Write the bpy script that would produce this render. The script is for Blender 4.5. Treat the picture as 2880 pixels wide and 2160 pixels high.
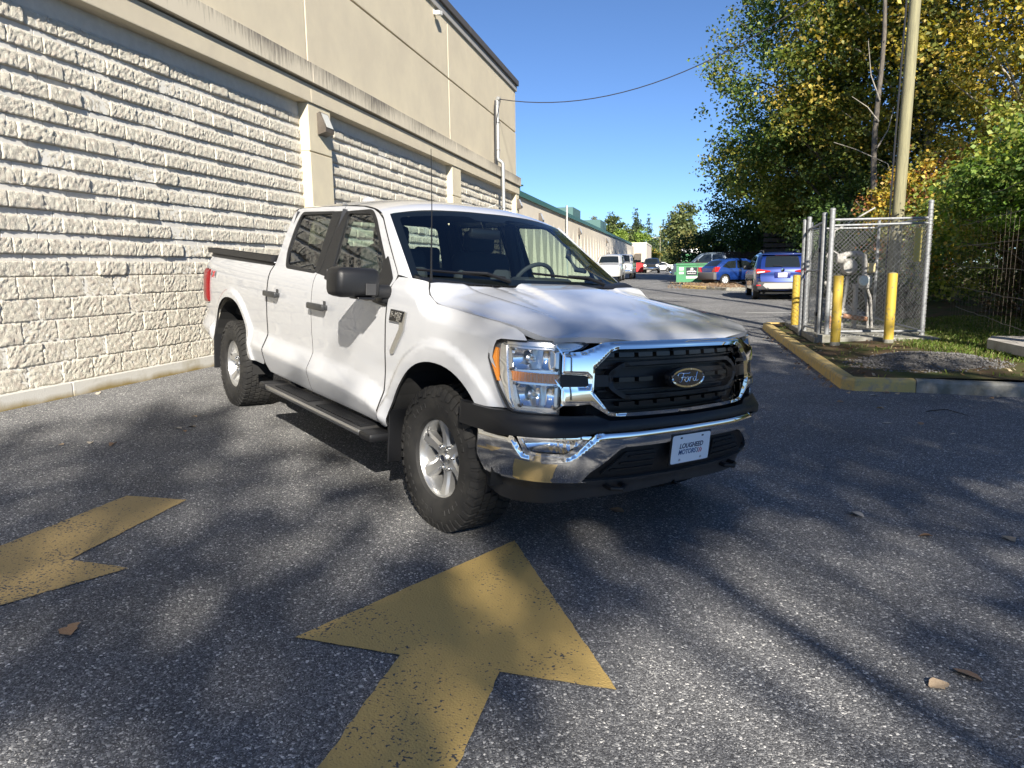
import bpy, bmesh, math, random
import numpy as np
from mathutils import Vector, Matrix, noise
from mathutils.geometry import delaunay_2d_cdt

random.seed(7); RNG = np.random.default_rng(7)
for o in list(bpy.data.objects): bpy.data.objects.remove(o)
SC = bpy.context.scene
COL = SC.collection

# ------------------------------------------------------------------ camera
CAMH = 1.5287
cd = bpy.data.cameras.new('camera'); cam = bpy.data.objects.new('camera', cd); COL.objects.link(cam)
cd.sensor_width = 36.0; cd.sensor_fit = 'HORIZONTAL'; cd.lens = 2046.858 / 2880 * 36.0
cd.clip_start = 0.05; cd.clip_end = 3000
_r = Vector((0.97467744, 0.2231825, -0.01390906)); _u = Vector((-0.02160389, 0.15589277, 0.9875377)); _f = Vector((-0.22256946, 0.96223023, -0.15676678))
cam.matrix_world = Matrix(((_r.x, _u.x, -_f.x, 0), (_r.y, _u.y, -_f.y, 0), (_r.z, _u.z, -_f.z, CAMH), (0, 0, 0, 1)))
SC.camera = cam

# ------------------------------------------------------------------ sky, sun, exposure
SUN_AZ = Vector((0.375, -0.927, 0)).normalized(); SUN_EL = math.radians(29.0)
TOSUN = Vector((SUN_AZ.x * math.cos(SUN_EL), SUN_AZ.y * math.cos(SUN_EL), math.sin(SUN_EL)))
world = bpy.data.worlds.new('World'); SC.world = world; world.use_nodes = True
nt = world.node_tree; nt.nodes.clear()
wo = nt.nodes.new('ShaderNodeOutputWorld'); bg = nt.nodes.new('ShaderNodeBackground'); sky = nt.nodes.new('ShaderNodeTexSky')
sky.sky_type = 'NISHITA'; sky.sun_disc = False; sky.sun_elevation = SUN_EL; sky.sun_rotation = math.atan2(SUN_AZ.x, SUN_AZ.y)
sky.altitude = 0; sky.air_density = 0.6; sky.dust_density = 0.0; sky.ozone_density = 6.0
bg.inputs['Strength'].default_value = 0.075
nt.links.new(sky.outputs[0], bg.inputs[0]); nt.links.new(bg.outputs[0], wo.inputs[0])
ld = bpy.data.lights.new('sun', 'SUN'); sun = bpy.data.objects.new('sun', ld); COL.objects.link(sun)
ld.energy = 5.0; ld.angle = math.radians(0.53); ld.color = (1.0, 0.93, 0.82)
sun.rotation_euler = TOSUN.to_track_quat('Z', 'Y').to_euler()
SC.view_settings.view_transform = 'Standard'; SC.view_settings.look = 'None'; SC.view_settings.gamma = 1.0
SC.view_settings.use_curve_mapping = False; SC.view_settings.exposure = 1.15
SC.render.engine = 'CYCLES'
SC.cycles.use_denoising = True; SC.cycles.max_bounces = 10; SC.cycles.transparent_max_bounces = 24
SC.cycles.caustics_reflective = False; SC.cycles.caustics_refractive = False; SC.cycles.sample_clamp_indirect = 6.0

# ------------------------------------------------------------------ tagging
def tag(o, label=None, cat=None, group=None, kind=None):
    if label: o['label'] = label
    if cat: o['category'] = cat
    if group: o['group'] = group
    if kind: o['kind'] = kind
    return o
def empty(name, loc=(0, 0, 0), rz=0.0, parent=None):
    o = bpy.data.objects.new(name, None); COL.objects.link(o); o.location = loc; o.rotation_euler = (0, 0, rz); o.empty_display_size = .2
    if parent: o.parent = parent
    return o
def link(name, me, parent=None, m=None, loc=None, rot=None, scale=None):
    o = bpy.data.objects.new(name, me); COL.objects.link(o)
    if parent: o.parent = parent
    if m is not None and not me.materials: me.materials.append(m)
    if loc is not None: o.location = loc
    if rot is not None: o.rotation_euler = rot
    if scale is not None: o.scale = scale
    return o
def copy_tree(o, parent=None):
    c = o.copy(); COL.objects.link(c); c.parent = parent
    for ch in list(o.children): copy_tree(ch, c)
    return c

# ------------------------------------------------------------------ materials
def mat(name, col, rough=.5, metal=0.0, spec=.5, coat=0.0, coat_rough=.03, col2=None, vscale=4.0, vdetail=4.0, vlo=.35, vhi=.65, bump=0.0, bscale=60.0, bdetail=3.0,
        emit=None, estr=0.0, stretch=(1, 1, 1), trans=0.0, rough2=None, coords='Object'):
    m = bpy.data.materials.new(name); m.use_nodes = True; n = m.node_tree.nodes; L = m.node_tree.links
    b = n['Principled BSDF']
    b.inputs['Base Color'].default_value = (*col, 1); b.inputs['Roughness'].default_value = rough; b.inputs['Metallic'].default_value = metal
    b.inputs['Specular IOR Level'].default_value = spec; b.inputs['Coat Weight'].default_value = coat; b.inputs['Coat Roughness'].default_value = coat_rough
    if trans: b.inputs['Transmission Weight'].default_value = trans
    if emit: b.inputs['Emission Color'].default_value = (*emit, 1); b.inputs['Emission Strength'].default_value = estr
    if col2 is not None or bump:
        tc = n.new('ShaderNodeTexCoord'); mp = n.new('ShaderNodeMapping'); mp.inputs['Scale'].default_value = stretch
        L.new(tc.outputs[coords], mp.inputs[0])
    if col2 is not None:
        t = n.new('ShaderNodeTexNoise'); t.inputs['Scale'].default_value = vscale; t.inputs['Detail'].default_value = vdetail; t.inputs['Roughness'].default_value = .65
        L.new(mp.outputs[0], t.inputs[0]); r = n.new('ShaderNodeMapRange'); r.inputs[1].default_value = vlo; r.inputs[2].default_value = vhi
        L.new(t.outputs[0], r.inputs[0]); mx = n.new('ShaderNodeMix'); mx.data_type = 'RGBA'
        mx.inputs[6].default_value = (*col, 1); mx.inputs[7].default_value = (*col2, 1); L.new(r.outputs[0], mx.inputs[0]); L.new(mx.outputs[2], b.inputs['Base Color'])
        if rough2 is not None:
            rr = n.new('ShaderNodeMapRange'); rr.inputs[1].default_value = 0; rr.inputs[2].default_value = 1; rr.inputs[3].default_value = rough; rr.inputs[4].default_value = rough2
            L.new(r.outputs[0], rr.inputs[0]); L.new(rr.outputs[0], b.inputs['Roughness'])
    if bump:
        t2 = n.new('ShaderNodeTexNoise'); t2.inputs['Scale'].default_value = bscale; t2.inputs['Detail'].default_value = bdetail
        L.new(mp.outputs[0], t2.inputs[0]); bp = n.new('ShaderNodeBump'); bp.inputs['Strength'].default_value = min(1, bump); bp.inputs['Distance'].default_value = .01
        L.new(t2.outputs[0], bp.inputs['Height']); L.new(bp.outputs[0], b.inputs['Normal'])
    return m
def glass(name, tint, rough=0.0, ior=1.5):
    m = bpy.data.materials.new(name); m.use_nodes = True; n = m.node_tree.nodes; L = m.node_tree.links; n.clear()
    o = n.new('ShaderNodeOutputMaterial'); mx = n.new('ShaderNodeMixShader'); tr = n.new('ShaderNodeBsdfTransparent'); gl = n.new('ShaderNodeBsdfGlossy'); fr = n.new('ShaderNodeFresnel')
    tr.inputs[0].default_value = (*tint, 1); gl.inputs['Roughness'].default_value = rough; gl.inputs[0].default_value = (.95, .97, 1, 1); ge = n.new('ShaderNodeNewGeometry'); mr = n.new('ShaderNodeMapRange'); mr.inputs[3].default_value = ior; mr.inputs[4].default_value = 1 / ior; L.new(ge.outputs['Backfacing'], mr.inputs[0]); L.new(mr.outputs[0], fr.inputs[0])   # thin sheet: same reflectance from both sides
    L.new(fr.outputs[0], mx.inputs[0]); L.new(tr.outputs[0], mx.inputs[1]); L.new(gl.outputs[0], mx.inputs[2]); L.new(mx.outputs[0], o.inputs[0])
    return m

# ------------------------------------------------------------------ mesh helpers
def mesh(name, V, F, m=None, smooth=False):
    me = bpy.data.meshes.new(name); me.from_pydata([tuple(map(float, v)) for v in V], [], [tuple(map(int, f)) for f in F]); me.update()
    if m is not None: me.materials.append(m)
    if smooth: me.polygons.foreach_set('use_smooth', np.ones(len(me.polygons), bool))
    return me
def fast_mesh(name, V, F, m=None, smooth=False, attr=None):
    """V (n,3), F (k,q) arrays of equal-sized faces; attr = per-face rgb -> colour attribute 'tint'"""
    V = np.asarray(V, np.float32); F = np.asarray(F, np.int32); k, q = F.shape
    me = bpy.data.meshes.new(name); me.vertices.add(len(V)); me.vertices.foreach_set('co', V.ravel())
    me.loops.add(k * q); me.loops.foreach_set('vertex_index', F.ravel())
    me.polygons.add(k); me.polygons.foreach_set('loop_start', np.arange(0, k * q, q, dtype=np.int32))
    if smooth: me.polygons.foreach_set('use_smooth', np.ones(k, bool))
    me.update(calc_edges=True)
    if attr is not None:
        a = me.color_attributes.new('tint', 'FLOAT_COLOR', 'CORNER'); c = np.ones((k, q, 4), np.float32); c[..., :3] = np.asarray(attr)[:, None, :]
        a.data.foreach_set('color', c.ravel())
    if m is not None: me.materials.append(m)
    return me
class MB:
    def __init__(s): s.V = []; s.F = []
    def add(s, V, F):
        b = len(s.V); s.V += [tuple(v) for v in V]; s.F += [tuple(i + b for i in f) for f in F]; return s
    def box(s, x0, x1, y0, y1, z0, z1, M=None):
        V = [Vector(p) for p in ((x0, y0, z0), (x1, y0, z0), (x1, y1, z0), (x0, y1, z0), (x0, y0, z1), (x1, y0, z1), (x1, y1, z1), (x0, y1, z1))]
        if M is not None: V = [M @ v for v in V]
        return s.add(V, [(3, 2, 1, 0), (4, 5, 6, 7), (0, 1, 5, 4), (1, 2, 6, 5), (2, 3, 7, 6), (3, 0, 4, 7)])
    def bbox(s, x0, x1, y0, y1, z0, z1, b=.01, M=None):
        """box with chamfered edges"""
        cx, cy, cz = (x0 + x1) / 2, (y0 + y1) / 2, (z0 + z1) / 2; hx, hy, hz = (x1 - x0) / 2, (y1 - y0) / 2, (z1 - z0) / 2
        bm = bmesh.new(); bmesh.ops.create_cube(bm, size=2)
        for v in bm.verts: v.co = Vector((v.co.x * hx + cx, v.co.y * hy + cy, v.co.z * hz + cz))
        bmesh.ops.bevel(bm, geom=bm.edges[:] , offset=min(b, hx * .9, hy * .9, hz * .9), segments=2, affect='EDGES', profile=.5)
        bm.verts.index_update(); V = [v.co.copy() for v in bm.verts]; F = [[v.index for v in f.verts] for f in bm.faces]; bm.free()
        if M is not None: V = [M @ v for v in V]
        return s.add(V, F)
    def tube(s, pts, r, n=8, cap=True, closed=False):
        pts = [Vector(p) for p in pts]; N = len(pts); rs = r if hasattr(r, '__len__') else [r] * N
        V = []; F = []; up = None
        for i, p in enumerate(pts):
            if closed: t = pts[(i + 1) % N] - pts[i - 1]
            else: t = pts[min(i + 1, N - 1)] - pts[max(i - 1, 0)]
            t.normalize()
            if up is None: up = Vector((0, 0, 1)) if abs(t.z) < .9 else Vector((1, 0, 0))
            a = t.cross(up); a.normalize(); b = a.cross(t); b.normalize(); up = b
            for k in range(n):
                th = 2 * math.pi * k / n; V.append(p + (a * math.cos(th) + b * math.sin(th)) * rs[i])
        M = N if closed else N - 1
        for i in range(M):
            j = (i + 1) % N
            for k in range(n): F.append((i * n + k, i * n + (k + 1) % n, j * n + (k + 1) % n, j * n + k))
        if cap and not closed: F.append(tuple(range(n - 1, -1, -1))); F.append(tuple((N - 1) * n + k for k in range(n)))
        return s.add(V, F)
    def lathe(s, prof, n=32, axis='Z', c=(0, 0, 0), closed=False):
        V = []; F = []; P = len(prof)
        for k in range(n):
            th = 2 * math.pi * k / n; ca, sa = math.cos(th), math.sin(th)
            for r, h in prof:
                if axis == 'Z': v = (r * ca, r * sa, h)
                elif axis == 'Y': v = (r * ca, h, r * sa)
                else: v = (h, r * ca, r * sa)
                V.append((v[0] + c[0], v[1] + c[1], v[2] + c[2]))
        for k in range(n):
            j = (k + 1) % n
            for i in range(P - 1 + (1 if closed else 0)):
                i2 = (i + 1) % P; F.append((k * P + i, k * P + i2, j * P + i2, j * P + i))
        return s.add(V, F)
    def prism(s, poly, f0, f1):
        """poly: 2-D points, f0/f1 map (u,v) to the two end positions"""
        n = len(poly); V = [f0(*p) for p in poly] + [f1(*p) for p in poly]
        return s.add(V, [tuple(range(n - 1, -1, -1)), tuple(range(n, 2 * n))] + [(i, (i + 1) % n, n + (i + 1) % n, n + i) for i in range(n)])
    def build(s, name, m, parent=None, smooth=False, sharp=None, loc=None, rot=None, scale=None):
        me = mesh(name, s.V, s.F, m)
        bm = bmesh.new(); bm.from_mesh(me); bmesh.ops.recalc_face_normals(bm, faces=bm.faces); bm.to_mesh(me); bm.free()
        if smooth: me.polygons.foreach_set('use_smooth', np.ones(len(me.polygons), bool)); me.set_sharp_from_angle(angle=math.radians(sharp or 40))
        return link(name, me, parent, None, loc, rot, scale)
def rot_to(d):
    return Vector(d).to_track_quat('Z', 'Y').to_matrix().to_4x4()
def spl(xs, ys):
    xs = np.array(xs, float); ys = np.array(ys, float); h = np.diff(xs); d = np.diff(ys) / h; m = np.zeros(len(xs)); m[0] = d[0]; m[-1] = d[-1]
    for i in range(1, len(xs) - 1): m[i] = 0 if d[i - 1] * d[i] <= 0 else 3 * (h[i - 1] + h[i]) / ((2 * h[i] + h[i - 1]) / d[i - 1] + (h[i] + 2 * h[i - 1]) / d[i])
    def f(x):
        x = np.clip(np.asarray(x, float), xs[0], xs[-1]); i = np.clip(np.searchsorted(xs, x) - 1, 0, len(h) - 1); t = (x - xs[i]) / h[i]
        return ys[i] * (1 + 2 * t) * (1 - t) ** 2 + m[i] * h[i] * t * (1 - t) ** 2 + ys[i + 1] * t * t * (3 - 2 * t) + m[i + 1] * h[i] * t * t * (t - 1)
    return f
def sms(t): t = np.clip(t, 0, 1); return t * t * (3 - 2 * t)
def round_poly(pts, r, n=4):
    """round the corners of a closed polygon; r one radius or one per corner"""
    N = len(pts); out = []; rs = r if hasattr(r, '__len__') else [r] * N
    for i in range(N):
        p = np.array(pts[i], float); a = np.array(pts[i - 1], float) - p; b = np.array(pts[(i + 1) % N], float) - p
        la, lb = np.linalg.norm(a), np.linalg.norm(b); q = min(rs[i], la * .45, lb * .45)
        if q < 1e-5: out.append(tuple(p)); continue
        A = p + a / la * q; B = p + b / lb * q
        for k in range(n + 1): t = k / n; out.append(tuple((1 - t) ** 2 * A + 2 * t * (1 - t) * p + t * t * B))
    return out
def curve_pts(pts, n=6):
    """Catmull-Rom through open points"""
    P = [np.array(p, float) for p in pts]; P = [2 * P[0] - P[1]] + P + [2 * P[-1] - P[-2]]; out = []
    for i in range(1, len(P) - 2):
        for k in range(n):
            t = k / n; a, b, c, d = P[i - 1:i + 3]
            out.append(tuple(.5 * (2 * b + (c - a) * t + (2 * a - 5 * b + 4 * c - d) * t * t + (3 * b - a - 3 * c + d) * t ** 3)))
    out.append(tuple(P[-2])); return out
def inpoly(px, py, poly):
    poly = np.asarray(poly); x0, y0 = poly[:, 0], poly[:, 1]; x1, y1 = np.roll(x0, -1), np.roll(y0, -1); r = np.zeros(px.shape, bool)
    for a, b, c, d in zip(x0, y0, x1, y1):
        k = (b > py) != (d > py)
        with np.errstate(divide='ignore', invalid='ignore'): r ^= k & (px < (c - a) * (py - b) / (d - b + 1e-30) + a)
    return r
def polydist(px, py, poly):
    poly = np.asarray(poly, float); d = np.full(px.shape, 1e9)
    for a, b in zip(poly, np.roll(poly, -1, 0)):
        e = b - a; l = max(e @ e, 1e-12); t = np.clip(((px - a[0]) * e[0] + (py - a[1]) * e[1]) / l, 0, 1)
        d = np.minimum(d, np.hypot(px - a[0] - t * e[0], py - a[1] - t * e[1]))
    return d
def panel_mesh(name, poly, S, res=.03, flange=.015, flip=False, m=None, holes=(), rim=None, lines=()):
    """sheet over a 2-D outline: S(u,v) -> (n,3); the rim is folded back by `flange` so gaps show depth"""
    def samp(q):
        q = np.asarray(q, float); B = []
        for a, b in zip(q, np.roll(q, -1, 0)):
            k = max(1, int(np.ceil(np.linalg.norm(b - a) / res)))
            for i in range(k): B.append(a + (b - a) * i / k)
        return np.array(B)
    loops = [samp(poly)] + [samp(h) for h in holes]; poly = loops[0]; E = []; n0 = 0
    for l in loops:
        E += [(n0 + i, n0 + (i + 1) % len(l)) for i in range(len(l))]; n0 += len(l)
    lo, hi = poly.min(0), poly.max(0); gu, gv = np.meshgrid(np.arange(lo[0] + res / 2, hi[0], res), np.arange(lo[1] + res / 2, hi[1], res))
    gu = gu.ravel(); gv = gv.ravel(); k = inpoly(gu, gv, poly)
    for h in loops[1:]: k &= ~inpoly(gu, gv, h)
    gu, gv = gu[k], gv[k]
    for l in loops:
        if len(gu): k = polydist(gu, gv, l) > res * .45; gu, gv = gu[k], gv[k]
    ex = []
    for ln in lines:
        q = np.array([p for a, b in zip(ln, ln[1:]) for p in np.linspace(a, b, max(2, int(np.hypot(b[0] - a[0], b[1] - a[1]) / res)), endpoint=False)]); k = inpoly(q[:, 0], q[:, 1], poly)
        for l in loops: k &= polydist(q[:, 0], q[:, 1], l) > res * .5
        q = q[k]
        if len(q) < 2: continue
        if len(gu): k = np.min(np.hypot(gu[:, None] - q[None, :, 0], gv[:, None] - q[None, :, 1]), 1) > res * .62; gu, gv = gu[k], gv[k]
        ex.append(q); E += [(n0 + i, n0 + i + 1) for i in range(len(q) - 1) if np.hypot(*(q[i + 1] - q[i])) < res * 1.6]; n0 += len(q)
    A = np.vstack(loops + ex + [np.stack([gu, gv], 1)]) if len(gu) else np.vstack(loops + ex)
    vo, _, fo, *_ = delaunay_2d_cdt([Vector(p) for p in A], E, [], 0, 1e-7)
    U = np.array([tuple(v) for v in vo]); fo = np.array([tuple(f) for f in fo if len(f) == 3]); cu = U[fo].mean(1); k = inpoly(cu[:, 0], cu[:, 1], poly)
    for h in loops[1:]: k &= ~inpoly(cu[:, 0], cu[:, 1], h)
    ar = np.cross(U[fo[:, 1]] - U[fo[:, 0]], U[fo[:, 2]] - U[fo[:, 0]]); k &= np.abs(ar) > 1e-10; fo = fo[k]; ar = ar[k]
    fo = np.where((ar > 0)[:, None], fo, fo[:, ::-1]); P = np.asarray(S(U[:, 0], U[:, 1]), float)
    e = 1e-3
    du = np.asarray(S(U[:, 0] + e, U[:, 1])) - np.asarray(S(U[:, 0] - e, U[:, 1])); dv = np.asarray(S(U[:, 0], U[:, 1] + e)) - np.asarray(S(U[:, 0], U[:, 1] - e))
    Nn = np.cross(du, dv); Nn /= np.linalg.norm(Nn, axis=1, keepdims=True) + 1e-12
    if flip: Nn = -Nn
    F = [tuple(int(i) for i in f) for f in fo]; F = [f[::-1] for f in F] if flip else F
    V = [tuple(p) for p in P]; NN = [tuple(n) for n in Nn]
    if flange:
        cnt = {}
        for f in F:
            for i in range(len(f)): cnt.setdefault((min(f[i], f[i - 1]), max(f[i], f[i - 1])), []).append((f[i - 1], f[i]))
        for key, lst in cnt.items():
            if len(lst) == 1:
                a, b = lst[0]; base = len(V)
                V += [tuple(P[a]), tuple(P[b]), tuple(P[b] - Nn[b] * flange), tuple(P[a] - Nn[a] * flange)]
                t = Vector(P[b] - P[a]); fn = tuple(t.cross(Vector(Nn[a])).normalized()); NN += [fn] * 4
                F.append((base + 1, base, base + 3, base + 2))
    me = mesh(name, V, F, m, True)
    if rim is not None: me.materials.append(rim); me.polygons.foreach_set('material_index', np.array([0] * len(fo) + [1] * (len(F) - len(fo)), np.int32))
    me.normals_split_custom_set_from_vertices(NN)
    return me
def text_mesh(s, size, m, extrude=.001, shear=0.0, bold=0.0, sx=1.0, name='lettering'):
    """flat lettering as a mesh in the XY plane, centred on x"""
    c = bpy.data.curves.new('t', 'FONT'); c.body = s; c.size = size; c.extrude = extrude; c.shear = shear; c.offset = bold; c.align_x = 'CENTER'; c.align_y = 'CENTER'; c.resolution_u = 3
    o = bpy.data.objects.new('t', c); COL.objects.link(o); dg = bpy.context.evaluated_depsgraph_get(); dg.update()
    me = bpy.data.meshes.new_from_object(o.evaluated_get(dg)); bpy.data.objects.remove(o); bpy.data.curves.remove(c)
    me.name = name; me.materials.clear(); me.materials.append(m)
    if sx != 1.0: me.transform(Matrix.Diagonal((sx, 1, 1, 1)))
    return me
def frame_mat(o, x, y, n):
    """4x4 with columns x, y, n at o"""
    x, y, n = Vector(x).normalized(), Vector(y).normalized(), Vector(n).normalized()
    return Matrix(((x.x, y.x, n.x, o[0]), (x.y, y.y, n.y, o[1]), (x.z, y.z, n.z, o[2]), (0, 0, 0, 1)))

# ------------------------------------------------------------------ lie of the land
_gy = spl([-500, 0, 15, 19, 27, 42, 95, 400, 2000], [0, 0, 0, .03, .27, .45, .66, .8, .8])
def gz(x, y):
    x = np.asarray(x, float); y = np.asarray(y, float)
    xc = np.clip(x, -5.9, 60); c = .0673 * .2 * np.log1p(np.exp(np.clip(-xc / .2, -40, 40)))
    return c * (1 - .8 * sms((y - 24) / 20)) + _gy(y)
# ================================================================== GROUND
def asphalt_mat():
    m = bpy.data.materials.new('asphalt'); m.use_nodes = True; n = m.node_tree.nodes; L = m.node_tree.links; b = n['Principled BSDF']
    tc = n.new('ShaderNodeTexCoord')
    def vor(s):
        v = n.new('ShaderNodeTexVoronoi'); v.inputs['Scale'].default_value = s; v.inputs['Randomness'].default_value = 1; L.new(tc.outputs['Object'], v.inputs[0]); return v
    def ramp(src, pts):
        r = n.new('ShaderNodeValToRGB'); e = r.color_ramp.elements
        while len(e) < len(pts): e.new(.5)
        for q, (p, c) in zip(e, pts): q.position = p; q.color = (*c, 1)
        L.new(src, r.inputs[0]); return r
    v1 = vor(125); v2 = vor(270)
    sep1 = n.new('ShaderNodeSeparateColor'); L.new(v1.outputs['Color'], sep1.inputs[0]); sep2 = n.new('ShaderNodeSeparateColor'); L.new(v2.outputs['Color'], sep2.inputs[0])
    r1 = ramp(sep1.outputs[0], [(0, (.028, .028, .029)), (.45, (.055, .0555, .057)), (.72, (.094, .094, .094)), (.86, (.14, .14, .137)), (.95, (.24, .235, .22)), (1, (.36, .35, .33))])
    r2 = ramp(sep2.outputs[1], [(0, (.022, .022, .023)), (.6, (.063, .0635, .065)), (.9, (.12, .12, .12)), (1, (.26, .255, .24))])
    mx = n.new('ShaderNodeMix'); mx.data_type = 'RGBA'; gt = n.new('ShaderNodeMath'); gt.operation = 'GREATER_THAN'; gt.inputs[1].default_value = .45
    L.new(sep1.outputs[2], gt.inputs[0]); L.new(gt.outputs[0], mx.inputs[0]); L.new(r1.outputs[0], mx.inputs[6]); L.new(r2.outputs[0], mx.inputs[7])
    no = n.new('ShaderNodeTexNoise'); no.inputs['Scale'].default_value = .55; no.inputs['Detail'].default_value = 8; no.inputs['Roughness'].default_value = .62; L.new(tc.outputs['Object'], no.inputs[0])
    mr = n.new('ShaderNodeMapRange'); mr.inputs[1].default_value = .3; mr.inputs[2].default_value = .7; mr.inputs[3].default_value = 1.55; mr.inputs[4].default_value = 2.75; L.new(no.outputs[0], mr.inputs[0])
    ml = n.new('ShaderNodeMix'); ml.data_type = 'RGBA'; ml.blend_type = 'MULTIPLY'; ml.inputs[0].default_value = 1; L.new(mx.outputs[2], ml.inputs[6]); L.new(mr.outputs[0], ml.inputs[7]); L.new(ml.outputs[2], b.inputs['Base Color'])
    b.inputs['Roughness'].default_value = .82; b.inputs['Specular IOR Level'].default_value = .35
    bp = n.new('ShaderNodeBump'); bp.inputs['Strength'].default_value = .55; bp.inputs['Distance'].default_value = .006; bp.invert = True
    L.new(v1.outputs['Distance'], bp.inputs['Height']); L.new(bp.outputs[0], b.inputs['Normal'])
    return m
M_ASPH = asphalt_mat()
def sheet(name, xs, ys, m, dz=0.0, parent=None, kind='structure', zf=None):
    X, Y = np.meshgrid(xs, ys); Z = (zf or gz)(X, Y) + dz; nx, ny = len(xs), len(ys); i = np.arange(nx * ny).reshape(ny, nx)
    F = np.stack([i[:-1, :-1], i[:-1, 1:], i[1:, 1:], i[1:, :-1]], -1).reshape(-1, 4)
    o = link(name, fast_mesh(name, np.stack([X, Y, Z], -1).reshape(-1, 3), F, m, True), parent); o['kind'] = kind; return o
M_DIRT = mat('far_ground', (.11, .09, .06), .95, col2=(.06, .08, .035), vscale=.6, bump=.3, bscale=20)
sheet('ground', np.r_[-1500, -300, -100, -40, -20, -10, np.arange(-6, 8, .5), 10, 20, 40, 100, 300, 1500], np.r_[-600, -100, -30, np.arange(-10, 60, 1), 70, 80, 90, 100, 150, 250, 400, 800, 2200], M_DIRT, -.03)
sheet('asphalt_lot', np.r_[-30, -12, -8, np.arange(-6, 2, .25), 2, 3, 4, 5, 6, 8, 12, 16], np.r_[-40, -20, np.arange(-8, 50, .5), np.arange(50, 120, 4), 140, 180, 240, 320], M_ASPH)

def paint_mat(name, col, wear=.3, worn=(.07, .07, .075)):
    m = bpy.data.materials.new(name); m.use_nodes = True; n = m.node_tree.nodes; L = m.node_tree.links; b = n['Principled BSDF']; tc = n.new('ShaderNodeTexCoord')
    v = n.new('ShaderNodeTexVoronoi'); v.inputs['Scale'].default_value = 110; L.new(tc.outputs['Object'], v.inputs[0])
    no = n.new('ShaderNodeTexNoise'); no.inputs['Scale'].default_value = 3.2; no.inputs['Detail'].default_value = 5; L.new(tc.outputs['Object'], no.inputs[0])
    n2 = n.new('ShaderNodeTexNoise'); n2.inputs['Scale'].default_value = 75; n2.inputs['Detail'].default_value = 2; L.new(tc.outputs['Object'], n2.inputs[0])
    ad = n.new('ShaderNodeMath'); ad.operation = 'MULTIPLY_ADD'; ad.inputs[1].default_value = .45; L.new(no.outputs[0], ad.inputs[0]); L.new(n2.outputs[0], ad.inputs[2])
    mr = n.new('ShaderNodeMapRange'); mr.inputs[1].default_value = .98 - wear * .3; mr.inputs[2].default_value = 1.02 - wear * .3; L.new(ad.outputs[0], mr.inputs[0])
    c2 = n.new('ShaderNodeMix'); c2.data_type = 'RGBA'; c2.inputs[6].default_value = (*[c * .82 for c in col], 1); c2.inputs[7].default_value = (*col, 1); L.new(no.outputs[0], c2.inputs[0])
    mx = n.new('ShaderNodeMix'); mx.data_type = 'RGBA'; L.new(c2.outputs[2], mx.inputs[6]); mx.inputs[7].default_value = (*worn, 1); L.new(mr.outputs[0], mx.inputs[0]); L.new(mx.outputs[2], b.inputs['Base Color'])
    b.inputs['Roughness'].default_value = .7
    bp = n.new('ShaderNodeBump'); bp.inputs['Strength'].default_value = .45; bp.inputs['Distance'].default_value = .005; bp.invert = True; L.new(v.outputs['Distance'], bp.inputs['Height']); L.new(bp.outputs[0], b.inputs['Normal'])
    return m
M_YEL = paint_mat('yellow_road_paint', (.60, .415, .14), .36); M_YEL2 = paint_mat('worn_yellow_road_paint', (.50, .35, .14), .50)
M_WHT = paint_mat('white_road_paint', (.6, .6, .57), .6)
def marking(name, poly, m, label, cat, dz=.005, group=None):
    q = []
    for a, b in zip(poly, list(poly[1:]) + [poly[0]]):
        L_ = math.dist(a, b); k = max(1, int(L_ / .03)); nx, ny = -(b[1] - a[1]) / L_, (b[0] - a[0]) / L_
        for i in range(k): t = i / k; j = .006 * noise.fractal(Vector((a[0] + (b[0] - a[0]) * t, a[1] + (b[1] - a[1]) * t, 3)) * 14, .8, 2, 3); q.append((a[0] + (b[0] - a[0]) * t + nx * j, a[1] + (b[1] - a[1]) * t + ny * j))
    poly = q if L_ < 3 else poly
    o = link(name, panel_mesh(name, poly, lambda u, v: np.stack([u, v, gz(u, v) + dz], -1), .12, 0, m=m)); return tag(o, label, cat, group)
marking('painted_arrow', [(-.853, 3.695), (-1.453, 2.42), (-1.017, 2.425), (-1.017, .6), (-.625, .6), (-.625, 2.43), (-.19, 2.44)], M_YEL, 'large yellow arrow painted on the asphalt in front of the pickup', 'arrow')
marking('painted_arrow', [(-3.20, 3.57), (-2.84, 3.63), (-2.80, 2.725), (-2.485, 2.74), (-3.05, 1.55), (-3.62, 2.70), (-3.22, 2.72)][::-1], M_YEL2, 'worn yellow arrow on the asphalt at the left edge, pointing at the viewer', 'arrow')
marking('parking_line', [(1.9, 22.6), (6.5, 22.6), (6.5, 22.72), (1.9, 22.72)], M_WHT, 'faint white parking line on the asphalt behind the blue SUV', 'marking')
marking('parking_line', [(-1.6, 45.5), (.0, 45.5), (.0, 45.75), (-1.6, 45.75)], M_WHT, 'short white line on the far asphalt left of the green dumpster', 'marking')

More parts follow.
